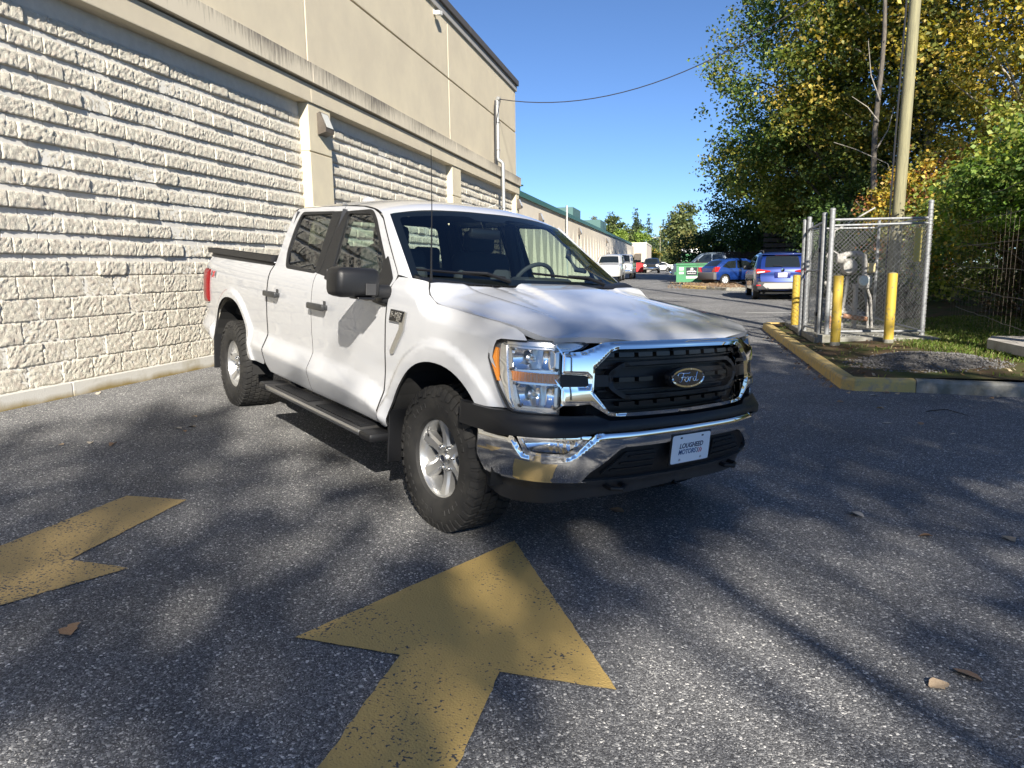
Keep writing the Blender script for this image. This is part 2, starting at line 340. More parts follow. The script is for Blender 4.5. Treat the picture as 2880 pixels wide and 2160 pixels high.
# ================================================================== BLOCK BUILDING
M_SPLIT = mat('split_face_block', (.585, .555, .465), .92, col2=(.47, .41, .345), vscale=14, vlo=.42, vhi=.72, bump=1.0, bscale=110, bdetail=8, spec=.2)
M_SMOOTHB = mat('smooth_block', (.60, .585, .545), .9, col2=(.54, .525, .49), vscale=10, bump=.2, bscale=150, spec=.2)
M_MORTAR = mat('mortar', (.66, .64, .58), .95, spec=.2)
M_CONC = mat('foundation_concrete', (.53, .515, .47), .9, col2=(.29, .255, .17), vscale=2.2, vlo=.52, vhi=.78, bump=.35, bscale=60, spec=.2)
def base_stain(m, lo, hi, c2):
    n = m.node_tree.nodes; L = m.node_tree.links; b = n['Principled BSDF']; src = b.inputs['Base Color'].links[0].from_socket; tc = n.new('ShaderNodeTexCoord'); sp = n.new('ShaderNodeSeparateXYZ'); L.new(tc.outputs['Object'], sp.inputs[0])
    a = n.new('ShaderNodeTexNoise'); a.inputs['Scale'].default_value = 3.0; a.inputs['Detail'].default_value = 7; L.new(tc.outputs['Object'], a.inputs[0]); s = n.new('ShaderNodeMath'); s.operation = 'MULTIPLY_ADD'; s.inputs[1].default_value = -.16; L.new(a.outputs[0], s.inputs[0]); L.new(sp.outputs[2], s.inputs[2])
    r = n.new('ShaderNodeMapRange'); r.inputs[1].default_value = lo; r.inputs[2].default_value = hi; r.inputs[3].default_value = 1; r.inputs[4].default_value = 0; L.new(s.outputs[0], r.inputs[0]); mx = n.new('ShaderNodeMix'); mx.data_type = 'RGBA'; mx.inputs[7].default_value = (*c2, 1); L.new(src, mx.inputs[6]); L.new(r.outputs[0], mx.inputs[0]); L.new(mx.outputs[2], b.inputs['Base Color'])
base_stain(M_CONC, .30, .37, (.24, .18, .07))
M_STUC = mat('stucco', (.60, .535, .405), .95, col2=(.54, .48, .37), vscale=1.2, bump=.5, bscale=220, bdetail=2, spec=.15)
M_PIL = mat('pilaster_stucco', (.64, .575, .42), .95, col2=(.57, .51, .385), vscale=1.6, bump=.5, bscale=200, spec=.15)
def stain_mat():
    m = mat('stained_cornice', (.56, .505, .40), .95, spec=.15); n = m.node_tree.nodes; L = m.node_tree.links; b = n['Principled BSDF']; tc = n.new('ShaderNodeTexCoord')
    mp = n.new('ShaderNodeMapping'); mp.inputs['Scale'].default_value = (1, 9, .7); L.new(tc.outputs['Object'], mp.inputs[0])
    a = n.new('ShaderNodeTexNoise'); a.inputs['Scale'].default_value = 2.2; a.inputs['Detail'].default_value = 8; a.inputs['Roughness'].default_value = .75; L.new(mp.outputs[0], a.inputs[0])
    c = n.new('ShaderNodeTexNoise'); c.inputs['Scale'].default_value = .55; c.inputs['Detail'].default_value = 3; L.new(tc.outputs['Object'], c.inputs[0])
    sp = n.new('ShaderNodeSeparateXYZ'); L.new(tc.outputs['Object'], sp.inputs[0])
    g = n.new('ShaderNodeMapRange'); g.inputs[1].default_value = 4.34; g.inputs[2].default_value = 4.62; g.inputs[3].default_value = -.10; g.inputs[4].default_value = .13; L.new(sp.outputs[2], g.inputs[0])
    s = n.new('ShaderNodeMath'); s.operation = 'MULTIPLY_ADD'; s.inputs[1].default_value = .7; L.new(c.outputs[0], s.inputs[0]); L.new(a.outputs[0], s.inputs[2])
    s2 = n.new('ShaderNodeMath'); L.new(s.outputs[0], s2.inputs[0]); L.new(g.outputs[0], s2.inputs[1])
    r = n.new('ShaderNodeMapRange'); r.inputs[1].default_value = .80; r.inputs[2].default_value = 1.08; L.new(s2.outputs[0], r.inputs[0])
    mx = n.new('ShaderNodeMix'); mx.data_type = 'RGBA'; mx.inputs[6].default_value = (.56, .505, .40, 1); mx.inputs[7].default_value = (.16, .145, .125, 1); L.new(r.outputs[0], mx.inputs[0]); L.new(mx.outputs[2], b.inputs['Base Color'])
    return m
M_STAIN = stain_mat()
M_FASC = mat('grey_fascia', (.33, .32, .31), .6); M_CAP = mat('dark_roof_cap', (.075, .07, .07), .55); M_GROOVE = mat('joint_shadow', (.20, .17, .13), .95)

WX, RX = -5.68, -5.704          # split faces / recessed plane
BL, BH, BZ0 = .377, .2, .516
END = 25.42
bld = empty('block_building', (WX, 10, gz(-5.7, 10)))
tag(bld, 'beige stucco and split block building with a long cornice behind the pickup', 'building')
def wp(o): o.parent = bld; o.matrix_parent_inverse = Matrix.Translation(-bld.location); return o
def bbuild(mb, name, m, smooth=False): return wp(mb.build(name, m, None, smooth))
# split face block meshes (several variants)
def split_block(L, H, seed, rough=.0125, nx=25, nz=14):
    if H < .16: nz = max(5, int(nz * .7))
    V = []; F = []; d = .075
    for j in range(nz):
        for i in range(nx):
            u, v = i / (nx - 1), j / (nz - 1); y, z = (u - .5) * L, (v - .5) * H
            e = min(u, 1 - u) * L; ez = min(v, 1 - v) * H; ed = -.002 * max(0, 1 - e / .010) - .003 * max(0, 1 - ez / .010)
            p = Vector((y * 11 + seed * 7.3, z * 11, seed * 3.1))
            x = rough * (noise.fractal(p * .5, 1, 2.1, 2) * .35 + noise.fractal(p * 3.1, .7, 2.2, 4) * .9 - .5 * abs(noise.noise(p * 2.6 + Vector((3, 1, 2))))) + ed
            jy = 0 if i in (0, nx - 1) else .006 * noise.noise(p * 2.3); jz = 0 if j in (0, nz - 1) else .006 * noise.noise(p * 2.9 + Vector((9, 0, 0)))
            V.append((x, y + jy, z + jz))
    for j in range(nz - 1):
        for i in range(nx - 1): a = j * nx + i; F += [(a, a + 1, a + nx + 1), (a, a + nx + 1, a + nx)]
    ring = [i for i in range(nx)] + [j * nx + nx - 1 for j in range(1, nz)] + [(nz - 1) * nx + i for i in range(nx - 2, -1, -1)] + [j * nx for j in range(nz - 2, 0, -1)]
    b = len(V)
    for r in ring: V.append((-d, V[r][1], V[r][2]))
    for k in range(len(ring)): k2 = (k + 1) % len(ring); F.append((ring[k2], ring[k], b + k)); F.append((ring[k2], b + k, b + k2))
    return np.array(V), np.array(F)
TALL = [split_block(BL - .007, BH - .007, s) for s in range(8)]; SHORT = [split_block(BL - .007, .138, s + 20) for s in range(10)]
TALLF = [split_block(BL - .007, BH - .007, s, nx=13, nz=7) for s in range(8)]; SHORTF = [split_block(BL - .003, .138, s + 20, nx=13, nz=7) for s in range(10)]
TALLM = [fast_mesh('block', v, f, M_SPLIT) for v, f in TALL]; SHORTM = [fast_mesh('block', v, f, M_SPLIT) for v, f in SHORT]
SMV, SMF = MB().bbox(-.03, 0, -BL / 2 + .003, BL / 2 - .003, -.03, .03, .004), None
SMOOTHM = mesh('smooth_block', SMV.V, SMV.F, M_SMOOTHB)
P1, P2, P3 = (10.526, 11.257), (17.74, 18.465), (24.95, 25.40)
def block_bay(y0, y1, singles, phase):
    back = bbuild(MB().box(-6.3, RX - .025, y0, y1, 1.5, 4.06).box(-6.3, WX - .007, y0, y1, .3, BZ0 + BH * 5 - .004), 'block_panel', M_MORTAR)
    jm = MB()
    for row in range(5, 17): jm.box(-6.0, WX - .013, y0, y1, BZ0 + BH * row + .004, BZ0 + BH * row + .136)
    bbuild(jm, 'mortar_bed', M_MORTAR)
    made = 0; SV = []; SF = []; nb = 0
    for row in range(17):
        tall = row < 5; z0 = BZ0 + BH * row; h = BH if tall else .138; zc = z0 + h / 2 + (.002 if not tall else 0)
        off = phase + (BL / 2 if row % 2 else 0); k0 = math.floor((y0 - off) / BL)
        k = k0
        while off + k * BL < y1:
            a, b = max(off + k * BL, y0), min(off + (k + 1) * BL, y1); k += 1
            if b - a < .03: continue
            pool, data = (TALLM, TALL) if tall else (SHORTM, SHORT); v = random.randrange(len(pool)); fl = random.choice((1, -1))
            px = WX + (random.uniform(-.003, .004) if tall else random.uniform(-.005, .006) + random.choice((0, 0, 0, .010, -.006))); sy = (b - a) / BL * fl; yc = (a + b) / 2; fz = random.choice((1, -1))
            if made < singles:
                o = link('block', pool[v], back, None)
                o.location = (px, yc, zc); o.scale = (1, sy, fz); made += 1
            else:
                data = TALLF if tall else SHORTF; q = data[v][0] * np.array([1, sy, fz]) + np.array([px, yc, zc]); SV.append(q); f = data[v][1]; SF.append((f if sy * fz > 0 else f[:, ::-1]) + nb); nb += len(q)
        if not tall:      # recessed smooth course above the split one
            zs = z0 + .138 + .031; off2 = phase + (0 if row % 2 else BL / 2) + .11; k = math.floor((y0 - off2) / BL)
            while off2 + k * BL < y1:
                a, b = max(off2 + k * BL, y0), min(off2 + (k + 1) * BL, y1); k += 1
                if b - a < .03: continue
                if singles > 100:
                    o = link('smooth_block', SMOOTHM, back, None); o.location = (RX, (a + b) / 2, zs); o.scale = (1, (b - a) / BL, 1)
                else:
                    q = np.array(SMV.V) * np.array([1, (b - a) / BL, 1]) + np.array([RX, (a + b) / 2, zs]); SMOOTH_V.append(q)
    if SV:
        o = wp(link('far_blocks', fast_mesh('far_blocks', np.vstack(SV), np.vstack(SF), M_SPLIT))); o['kind'] = 'stuff'
    bbuild(MB().box(-6.0, RX + .004, y0, y1, BZ0 + BH * 17 - .06 + .02, 4.06), 'header_course', M_SMOOTHB)
    return made
SMOOTH_V = []
n1 = block_bay(4.52, P1[0], 283, 5.321 - 5 * BL); n2 = block_bay(P1[1], P2[0], 300 - n1, P1[1]); block_bay(P2[1], P3[0], 0, P2[1]); block_bay(-8.0, 4.515, 0, 5.321 - 5 * BL)
if SMOOTH_V:
    sv = np.vstack(SMOOTH_V); k = len(SMV.V); F = [tuple(i + b * k for i in f) for b in range(len(SMOOTH_V)) for f in SMV.F]
    o = wp(link('far_smooth_blocks', mesh('far_smooth_blocks', sv, F, M_SMOOTHB))); o['kind'] = 'stuff'
fb = MB(); ys = [-8, 0, 3.1, 5.75, 8.4, 11.1, 13.8, 16.5, 19.2, 22, END - .02]
for a, b in zip(ys, ys[1:]): fb = MB().bbox(-6.2, WX + .045, a + .004, b - .004, .1, BZ0, .008); bbuild(fb, 'foundation_wall', M_CONC)
for p in (P1, P2, P3):
    o = bbuild(MB().bbox(-6.2, -5.535, p[0], p[1], .1, 3.33, .012).bbox(-6.2, -5.535, p[0], p[1], 3.345, 4.056, .012).box(-6.2, -5.56, p[0] + .01, p[1] - .01, 3.3, 3.4), 'pilaster', M_PIL)
for a, b in ((-8, 3.4), (3.404, 10.6), (10.604, 17.9), (17.904, END - .04)):
    bbuild(MB().bbox(-6.2, -5.51, a, b, 4.055, 4.31, .008), 'beam', M_STUC); bbuild(MB().bbox(-6.2, -5.455, a, b + (.04 if b > 25 else 0), 4.335, 4.616, .006), 'cornice', M_STAIN)
bbuild(MB().box(-6.2, -5.56, -8, END - .06, 4.2, 4.5), 'cornice_core', M_GROOVE)
UX = -5.60
joints = [-8, 3.6, 10.72, 17.84, END - .12]
bbuild(MB().box(-12, UX - .03, -8, END - .14, 4.4, 7.45), 'wall_core', M_GROOVE)
for a, b in zip(joints, joints[1:]):
    for z0, z1 in ((4.60, 6.09), (6.125, 7.45)):
        bbuild(MB().bbox(-5.9, UX, a + .016, b - (.016 if b < 25 else 0), z0, z1, .012), 'stucco_panel', M_STUC)
bbuild(MB().box(-12, -6.21, -8, END - .15, .0, 4.4), 'end_wall', M_STUC)
for a, b in zip((-8, -1, 6, 13, 19.5), (-1, 6, 13, 19.5, END - .06)):
    bbuild(MB().bbox(-12, UX + .05, a + .002, b - .002, 7.45, 7.63, .004), 'fascia', M_FASC)
    bbuild(MB().bbox(-12, UX + .11, a + .002, b - .002 + (.05 if b > 25 else 0), 7.632, 7.80, .006), 'roof_cap', M_CAP)
M_BRONZE = mat('bronze_lamp', (.10, .085, .07), .45, metal=.3, col2=(.15, .13, .11), vscale=6); M_LENS = mat('lamp_lens', (.55, .55, .5), .2)
def wall_pack(y, z, x, label, s=1.0):
    r = empty('wall_light', (x, y, z)); tag(r, label, 'light', 'wall lights along the buildings')
    h = MB().prism([(0, -.17), (0, .15), (.05, .17), (.14, -.06), (.14, -.13)], lambda u, v: (u * s, -.14 * s, v * s), lambda u, v: (u * s, .14 * s, v * s)); h.build('housing', M_BRONZE, r)
    MB().prism([(.145, -.06), (.06, .155), (.062, .157), (.148, -.06)], lambda u, v: (u * s, -.11 * s, v * s), lambda u, v: (u * s, .11 * s, v * s)).build('lens', M_LENS, r)
    return r
wall_pack(10.93, 3.79, -5.53, 'bronze wall light on the pilaster above the pickup cab')
wall_pack(25.2, 3.72, -5.53, 'bronze wall light on the last pilaster, at the corner of the block building')
cam_r = empty('security_camera', (UX, 16.85, 7.30)); tag(cam_r, 'small white security camera under the roof edge of the stucco wall', 'camera')
M_WPL = mat('white_plastic', (.7, .7, .66), .4)
MB().bbox(0, .03, -.05, .05, -.05, .05, .006).build('mount', M_WPL, cam_r); MB().tube([(.02, 0, 0), (.12, 0, -.02)], .018).build('arm', M_WPL, cam_r)
MB().bbox(.07, .17, -.13, .12, -.06, .03, .01).build('housing', M_WPL, cam_r, rot=(.2, 0, 0))
# service mast with conduit on the stucco wall
M_GALV = mat('galvanised_pipe', (.50, .51, .50), .42, metal=.55, col2=(.36, .37, .37), vscale=14, rough2=.6); M_CABLE = mat('black_cable', (.02, .02, .022), .5)
mast = empty('service_mast', (-5.42, 22.4, 1.6)); tag(mast, 'grey metal electrical service mast with conduit on the stucco wall', 'mast')
def mtube(name, pts, r, m, n=10): MB().tube([(p[0] + 5.42, p[1] - 22.4, p[2] - 1.6) for p in pts], r, n).build(name, m, mast, True)
mtube('riser_pipe', [(-5.50, 22.32, 6.42), (-5.50, 22.32, 4.86), (-5.49, 22.32, 4.80), (-5.42, 22.35, 4.76), (-5.37, 22.38, 4.70), (-5.36, 22.38, 4.6), (-5.36, 22.38, 1.7)], .055, M_GALV)
mtube('conduit', [(-5.52, 22.18, 6.5), (-5.52, 22.14, 6.3), (-5.53, 22.14, 4.65)], .028, M_CABLE)
mtube('weatherhead', [(-5.50, 22.32, 6.40), (-5.50, 22.32, 6.52), (-5.46, 22.30, 6.58), (-5.40, 22.27, 6.55)], [.06, .075, .07, .05], M_GALV)
mtube('loose_wire', [(-5.40, 22.27, 6.55), (-5.36, 22.14, 6.45), (-5.42, 22.1, 6.2), (-5.5, 22.16, 5.8)], .012, M_CABLE, 6)
mtube('bracket_arm', [(-5.66, 21.6, 3.33), (-5.42, 21.6, 3.40), (-5.36, 22.36, 3.36)], .022, M_GALV)
mtube('drop_pipe', [(-5.62, 22.0, 3.3), (-5.62, 22.0, 2.2)], .035, M_GALV)
for z in (5.9, 5.1): mtube('strap', [(-5.60, 22.22, z), (-5.44, 22.26, z), (-5.44, 22.38, z), (-5.60, 22.42, z)], .01, M_GALV, 6)
# ================================================================== PICKUP TRUCK (local: x forward from front axle, y left, z up)
PT = dict(tx=-.7096, ty=4.4768, ta=-.6932)
_n = Vector((.0673, .0033, 1)).normalized(); _fw = Vector((math.cos(PT['ta']), math.sin(PT['ta']), 0)); _fw = (_fw - _n * _fw.dot(_n)).normalized(); _lf = _n.cross(_fw)
truck = empty('pickup_truck'); truck.matrix_world = frame_mat((PT['tx'], PT['ty'], -.0673 * PT['tx'] - .0033 * PT['ty']), _fw, _lf, _n)
tag(truck, 'silvery white crew cab pickup truck with black mirrors and chrome bumper in the foreground', 'pickup truck')
def paint(name, c, flake=.0, rough=.38, metal=.0):
    m = mat(name, c, rough, metal, .5, 1.0, .015); return m
M_PAINT = paint('white_pearl_paint', (.48, .49, .51), rough=.3, metal=.0)
M_CHROME = mat('chrome', (.80, .80, .79), .045, 1.0); M_SATIN = mat('satin_silver', (.62, .62, .61), .28, 1.0)
M_BLK = mat('black_plastic', (.010, .0105, .012), .42, spec=.4, bump=.12, bscale=400); M_BLKG = mat('gloss_black', (.007, .007, .008), .3); M_DGREY = mat('dark_grey_plastic', (.032, .032, .033), .5, col2=(.075, .071, .064), vscale=5, vlo=.55, vhi=.85)
M_RUB = mat('tyre_rubber', (.016, .016, .0165), .72, col2=(.030, .029, .027), vscale=9, spec=.35); M_DARK = mat('underbody', (.012, .012, .012), .9)
M_TRIM = mat('cabin_trim', (.022, .024, .030), .7); M_SEAT = mat('seat_cloth', (.028, .030, .036), .95, bump=.2, bscale=300); M_ALLOY = mat('silver_alloy', (.60, .60, .59), .30, .85, coat=.4)
M_GLS = glass('clear_glass', (.76, .86, .82), ior=1.75); M_GLT = glass('tinted_glass', (.10, .11, .10), ior=1.75); M_GLF = glass('front_side_glass', (.6, .70, .62), ior=1.75); M_LENSC = glass('lamp_cover', (.97, .97, .97), ior=1.4)
M_AMB = mat('amber_lens', (.75, .24, .012), .12, coat=1.0, spec=.6); M_REDL = mat('red_lens', (.22, .008, .010), .25, spec=.4); M_GREY = mat('mid_grey', (.25, .25, .25), .5); M_WHITE = mat('plate_white', (.86, .87, .88), .3)
M_BADGE = mat('emblem_field', (.012, .016, .03), .18, coat=1.0); M_NAVY = mat('print_navy', (.02, .035, .09), .5); M_BLUE = mat('print_blue', (.04, .10, .24), .5); M_REDP = mat('print_red', (.5, .04, .04), .5); M_DECG = mat('decal_grey', (.12, .12, .13), .5)

class Plan:
    """plan curve of the nose, from the centre outward; s<0 is the passenger side"""
    def __init__(s, pts, lean):
        p = np.array(pts, float); t = np.r_[0, np.cumsum(np.hypot(*np.diff(p, axis=0).T))]; tt = np.linspace(0, t[-1], 400); x, y = spl(t, p[:, 0])(tt), spl(t, p[:, 1])(tt); k = np.ones(15) / 15
        s.y = np.convolve(np.r_[2 * y[0] - y[7:0:-1], y, 2 * y[-1] - y[-2:-9:-1]], k, 'valid'); s.x = np.convolve(np.r_[x[7:0:-1], x, 2 * x[-1] - x[-2:-9:-1]], k, 'valid')
        s.y[0] = 0; s.s = np.r_[0, np.cumsum(np.hypot(np.diff(s.x), np.diff(s.y)))]; s.lean = lean
    def __call__(s, u, v, off=0.0):
        u = np.asarray(u, float); v = np.asarray(v, float); a = np.abs(u); e = 8e-3
        x = np.interp(a, s.s, s.x); y = np.interp(a, s.s, s.y); a1 = np.clip(a, e, s.s[-1] - e)
        tx = np.interp(a1 + e, s.s, s.x) - np.interp(a1 - e, s.s, s.x); ty = np.interp(a1 + e, s.s, s.y) - np.interp(a1 - e, s.s, s.y); l = np.hypot(tx, ty); nx, ny = ty / l, -tx / l
        o = off + s.lean(v); sg = np.where(u < 0, -1, 1); return np.stack([x + nx * o, sg * (y + ny * o), v * np.ones_like(x)], -1)
CH = Plan([(.885, 0), (.874, .3), (.845, .5), (.795, .66), (.725, .80), (.635, .895), (.52, .962), (.40, .99), (.30, 1.0)], spl([.7, .8, 1.0, 1.1, 1.16, 1.2], [.02, .02, 0, -.015, -.035, -.06]))
CB = Plan([(.965, 0), (.952, .35), (.912, .58), (.845, .745), (.75, .87), (.635, .947), (.52, .987), (.40, 1.003)], spl([.30, .45, .6, .70, .74, .8], [-.07, -.035, 0, -.006, -.022, -.05]))
_sb = spl([.40, .46, .52, .60, .80, .95, 1.10, 1.20, 1.28, 1.33, 1.37, 1.40, 1.5, 1.6, 1.7, 1.80, 1.85, 1.90], [.925, .962, .978, .981, .974, .982, .985, .979, .967, .949, .922, .908, .873, .838, .801, .760, .735, .70])
_dy = spl([1.30, 1.36, 1.40, 1.5, 1.6, 1.7, 1.8, 1.9], [0, .014, .020, .019, .015, .011, .008, .006])
def wq(pts): return [(x - 2.6 * float(_dy(z)), z) for x, z in pts]
_zc = spl([-4.6, -3.0, -2.6, -1.15, -.8, -.6, -.4], [.82, .812, .80, .755, .725, .683, .65])
_px = spl([-4.80, -4.68, -4.45, -3.9, -3.5, -.3, .30, .50, .62, .70], [.93, .955, .98, .995, 1, 1, .997, .974, .928, .87])
_hg = spl([-.6, -.42, -.30, -.234, -.13, .25, .5, .585, .7], [1.40, 1.385, 1.365, 1.307, 1.264, 1.236, 1.215, 1.198, 1.15])
def sideW(x, z):
    x = np.asarray(x, float); z = np.asarray(z, float); y = _sb(z)
    t = np.clip((_zc(x) - z) / .115, 0, 1); y = y + (.048 * t - .05 * np.clip((_zc(x) - .135 - z) / .17, 0, 1)) * sms((-.40 - x) / .15) * (1 - sms((-2.95 - x) / .3) + sms((-4.15 - x) / .15))
    for xc, zc, r0 in ((.01, .45, .635), (-3.66, .46, .68)):
        r = np.hypot(x - xc, z - zc); y = y + .026 * sms((r0 - r) / .05) * sms((z - .45) / .1)
    y = y * _px(x); f = sms((x + .45) / .12); return y - f * .055 * sms((z - (_hg(x) - .09)) / .10)
def SIDE(off=0.0):
    def S(u, v):
        y = sideW(u, v); e = 2e-3; gx = (sideW(u + e, v) - sideW(u - e, v)) / (2 * e); gzv = (sideW(u, v + e) - sideW(u, v - e)) / (2 * e); l = np.sqrt(1 + gx ** 2 + gzv ** 2)
        return np.stack([u - gx / l * off, -(y + off / l), v - gzv / l * off], -1) if off else np.stack([u, -y, v * np.ones_like(y)], -1)
    return S
M_GAPSHADE = mat('panel_gap_shade', (.02, .02, .021), .8)  # seam shade painted onto the folded panel edges, which are really body colour
def both(name, poly, S, m, res=.03, flange=.015, holes=(), parent=truck, kids=None, flip=False, lines=()):
    """a panel on the passenger side and its mirror image on the driver side"""
    me = panel_mesh(name, poly, S, res, flange, flip, m, holes, M_GAPSHADE if m is M_PAINT else None, lines); a = link(name, me, parent if not isinstance(parent, tuple) else parent[0]); b = link(name, me, parent if not isinstance(parent, tuple) else parent[1])
    b.scale = (1, 1, 1) if isinstance(parent, tuple) else (1, -1, 1); return a, b
def tpanel(name, poly, S, m, res=.03, flange=.012, holes=(), parent=truck, flip=False): return link(name, panel_mesh(name, poly, S, res, flange, flip, m, holes, M_GAPSHADE if m is M_PAINT and name != 'hood' else None), parent)
def arc(cx, cz, rx, rz, a0, a1, n=16, p=1.0):
    out = []
    for i in range(n + 1):
        a = math.radians(a0 + (a1 - a0) * i / n); c, s = math.cos(a), math.sin(a); out.append((cx + rx * math.copysign(abs(c) ** p, c), cz + rz * math.copysign(abs(s) ** p, s)))
    return out
# ---- side panels
fr_arch = [(.395, .80)] + arc(.005, .45, .495, .505, 42, 172, 22, .92) + [(-.495, .50)]
fender = [(-.608, 1.36), (-.585, 1.388), (-.42, 1.387), (-.315, 1.372), (-.285, 1.35), (-.236, 1.304), (-.13, 1.261), (.05, 1.248), (.25, 1.233), (.45, 1.216), (.55, 1.200), (.60, 1.175), (.628, 1.147), (.515, 1.146), (.492, 1.135), (.478, 1.10), (.47, 1.05), (.592, .84), (.60, .812), (.50, .806)] + fr_arch + [(-.52, .488), (-.602, .490), (-.610, .673), (-.60, 1.06), (-.603, 1.25)]
both('front_fender', fender[::-1], SIDE(), M_PAINT, .022)
fwin = round_poly(wq([(-1.575, 1.33), (-1.60, 1.795), (-1.23, 1.792), (-1.13, 1.735), (-.77, 1.465), (-.78, 1.245), (-.95, 1.235), (-1.12, 1.30)]), [.03, .03, .05, .06, .05, .03, .06, .06])
rwin = round_poly(wq([(-2.385, 1.385), (-2.455, 1.50), (-2.485, 1.70), (-2.475, 1.80), (-1.86, 1.80), (-1.79, 1.36)]), [.06, .05, .05, .06, .03, .03])
fdoor = [(-.618, .492), (-.626, .673), (-.616, 1.06), (-.618, 1.20), (-.606, 1.32), (-.565, 1.372), (-.56, 1.40), (-.80, 1.575), (-1.03, 1.742), (-1.13, 1.785), (-1.227, 1.812), (-1.40, 1.833), (-1.70, 1.845), (-1.718, 1.40), (-1.745, .86), (-1.735, .70), (-1.73, .488)]; fdoor = wq(fdoor)
rdoor = [(-1.738, .488), (-1.743, .70), (-1.753, .86), (-1.726, 1.40), (-1.708, 1.845), (-2.10, 1.849), (-2.50, 1.848), (-2.62, 1.842), (-2.672, 1.80), (-2.682, 1.70), (-2.69, 1.36), (-2.69, .56), (-2.64, .50)]; rdoor = [p if p[0] < -2.6 else q for p, q in zip(rdoor, wq(rdoor))]
xs_ = np.linspace(-.62, -3.2, 60); CREASE = [[(x, float(_zc(x)) - d) for x in xs_] for d in (0, .115, .135)]
fd = both('front_door', fdoor, SIDE(), M_PAINT, .022, .02, [fwin], lines=CREASE); rd = both('rear_door', rdoor, SIDE(), M_PAINT, .022, .02, [rwin], lines=CREASE)
def ring(poly, d):
    q = np.array(poly); c = q.mean(0); return [tuple(c + (p - c) * (1 + d / max(.12, np.linalg.norm(p - c)))) for p in q]
for (dr, win, gl, nm) in ((fd, fwin, M_GLF, 'front'), (rd, rwin, M_GLT, 'rear')):
    both('window_glass', ring(win, .006), SIDE(-.008), gl, .05, 0, parent=dr); both('window_trim', ring(win, .022), SIDE(.0025), M_BLK, .03, .012, [ring(win, -.012)], parent=dr)
both('pillar_trim', wq([(-1.52, 1.335), (-1.60, 1.806), (-1.703, 1.808), (-1.715, 1.352)]), SIDE(.004), M_BLK, .04, .01, parent=fd)
both('pillar_trim', wq([(-1.722, 1.352), (-1.71, 1.808), (-1.865, 1.808), (-1.80, 1.362)]), SIDE(.004), M_BLK, .04, .01, parent=rd)
both('mirror_sail', round_poly(wq([(-.600, 1.372), (-.612, 1.205), (-.80, 1.222), (-.785, 1.47), (-.755, 1.508)]), [.01, .015, .02, .02, .01]), SIDE(.005), M_BLK, .04, .01, parent=fd)
M_HANDLE = mat('satin_black_handle', (.03, .031, .033), .35)
for dr, x0, x1, zz in ((fd, -1.735, -1.45, 1.128), (rd, -2.665, -2.385, 1.152)):
    S = SIDE(); xm = (x0 + x1) / 2
    for k in (0, 1):
        def sy(x, z): return float(sideW(x, z))
        h = MB(); y = -sy(xm, zz)
        h.bbox(x0, x1, y - .052, y - .024, zz - .024, zz + .022, .011); h.bbox(x0 + .02, x0 + .075, y - .035, y + .01, zz - .018, zz + .016, .006); h.bbox(x1 - .075, x1 - .02, y - .035, y + .01, zz - .018, zz + .016, .006)
        h.build('handle', M_HANDLE, dr[k], True, 35)
    both('handle_cup', round_poly([(xm - .09, zz - .055), (xm + .09, zz - .055), (xm + .09, zz + .05), (xm - .09, zz + .05)], .05), SIDE(.0015), mat('handle_cup_paint', (.50, .51, .53), .4, .1, coat=1.0), .04, 0, parent=dr)
    both('lock_cap', round_poly([(x1 - .105, zz + .01), (x1 - .045, zz + .01), (x1 - .05, zz + .043), (x1 - .10, zz + .043)], .008), SIDE(.022), M_PAINT, .03, .02, parent=dr)
for nm_, pl_ in (('jamb_shade_strip', [(-.58, .47), (-.645, .47), (-.655, .70), (-.645, 1.06), (-.66, 1.34), (-.55, 1.38)]), ('jamb_shade_strip', wq([(-1.70, .47), (-1.77, .47), (-1.785, .86), (-1.755, 1.40), (-1.735, 1.79), (-1.68, 1.79), (-1.69, 1.40), (-1.71, .86)])), ('jamb_shade_strip', [(-2.66, .52), (-2.745, .52), (-2.745, 1.37), (-2.66, 1.37)])): both(nm_, pl_, SIDE(-.016), M_DARK, .06, 0)  # black strips behind the door and bed gaps, standing in for their shade
re_arch = arc(-3.66, .47, .535, .575, 14, 166, 24, .86)
bed = [(-2.715, 1.375), (-2.715, .57), (-2.76, .545), (-3.06, .545), (-3.10, .56)] + re_arch + [(-4.21, .58), (-4.30, .62), (-4.60, .66), (-4.69, .70), (-4.70, .92), (-4.445, .93), (-4.43, 1.28), (-4.695, 1.283), (-4.70, 1.40)]
bs = both('bed_side', bed, SIDE(), M_PAINT, .022, .02, lines=CREASE)
tlp = round_poly([(-4.705, .93), (-4.45, .942), (-4.437, 1.272), (-4.705, 1.275)], .02)
both('tail_light', tlp, lambda u, v: np.stack([u, -(sideW(u, v) + .004 + .024 * np.sqrt(np.clip(1 - (1 - np.clip(polydist(np.asarray(u, float), np.asarray(v, float), np.array(tlp)) / .09, 0, 1)) ** 2, 0, 1))), v], -1), M_REDL, .015, .03)
for k, (ch, mm) in enumerate((('4', M_DECG), ('X', M_REDP), ('4', M_DECG))):
    dm = text_mesh(ch, .088, mm, .0008, .22, .004, 1.3); xx = -4.385 + k * .072; y = -float(sideW(xx, 1.232)) - .003
    link('decal_letter', dm, bs[0], loc=(xx, y, 1.225), rot=(math.radians(88), 0, 0))
cap = [(-2.72, 1.372), (-2.72, 1.404), (-3.3, 1.414), (-4.0, 1.428), (-4.69, 1.436), (-4.70, 1.398)]
both('bed_rail_cap', cap, SIDE(.006), M_BLK, .05, .0)
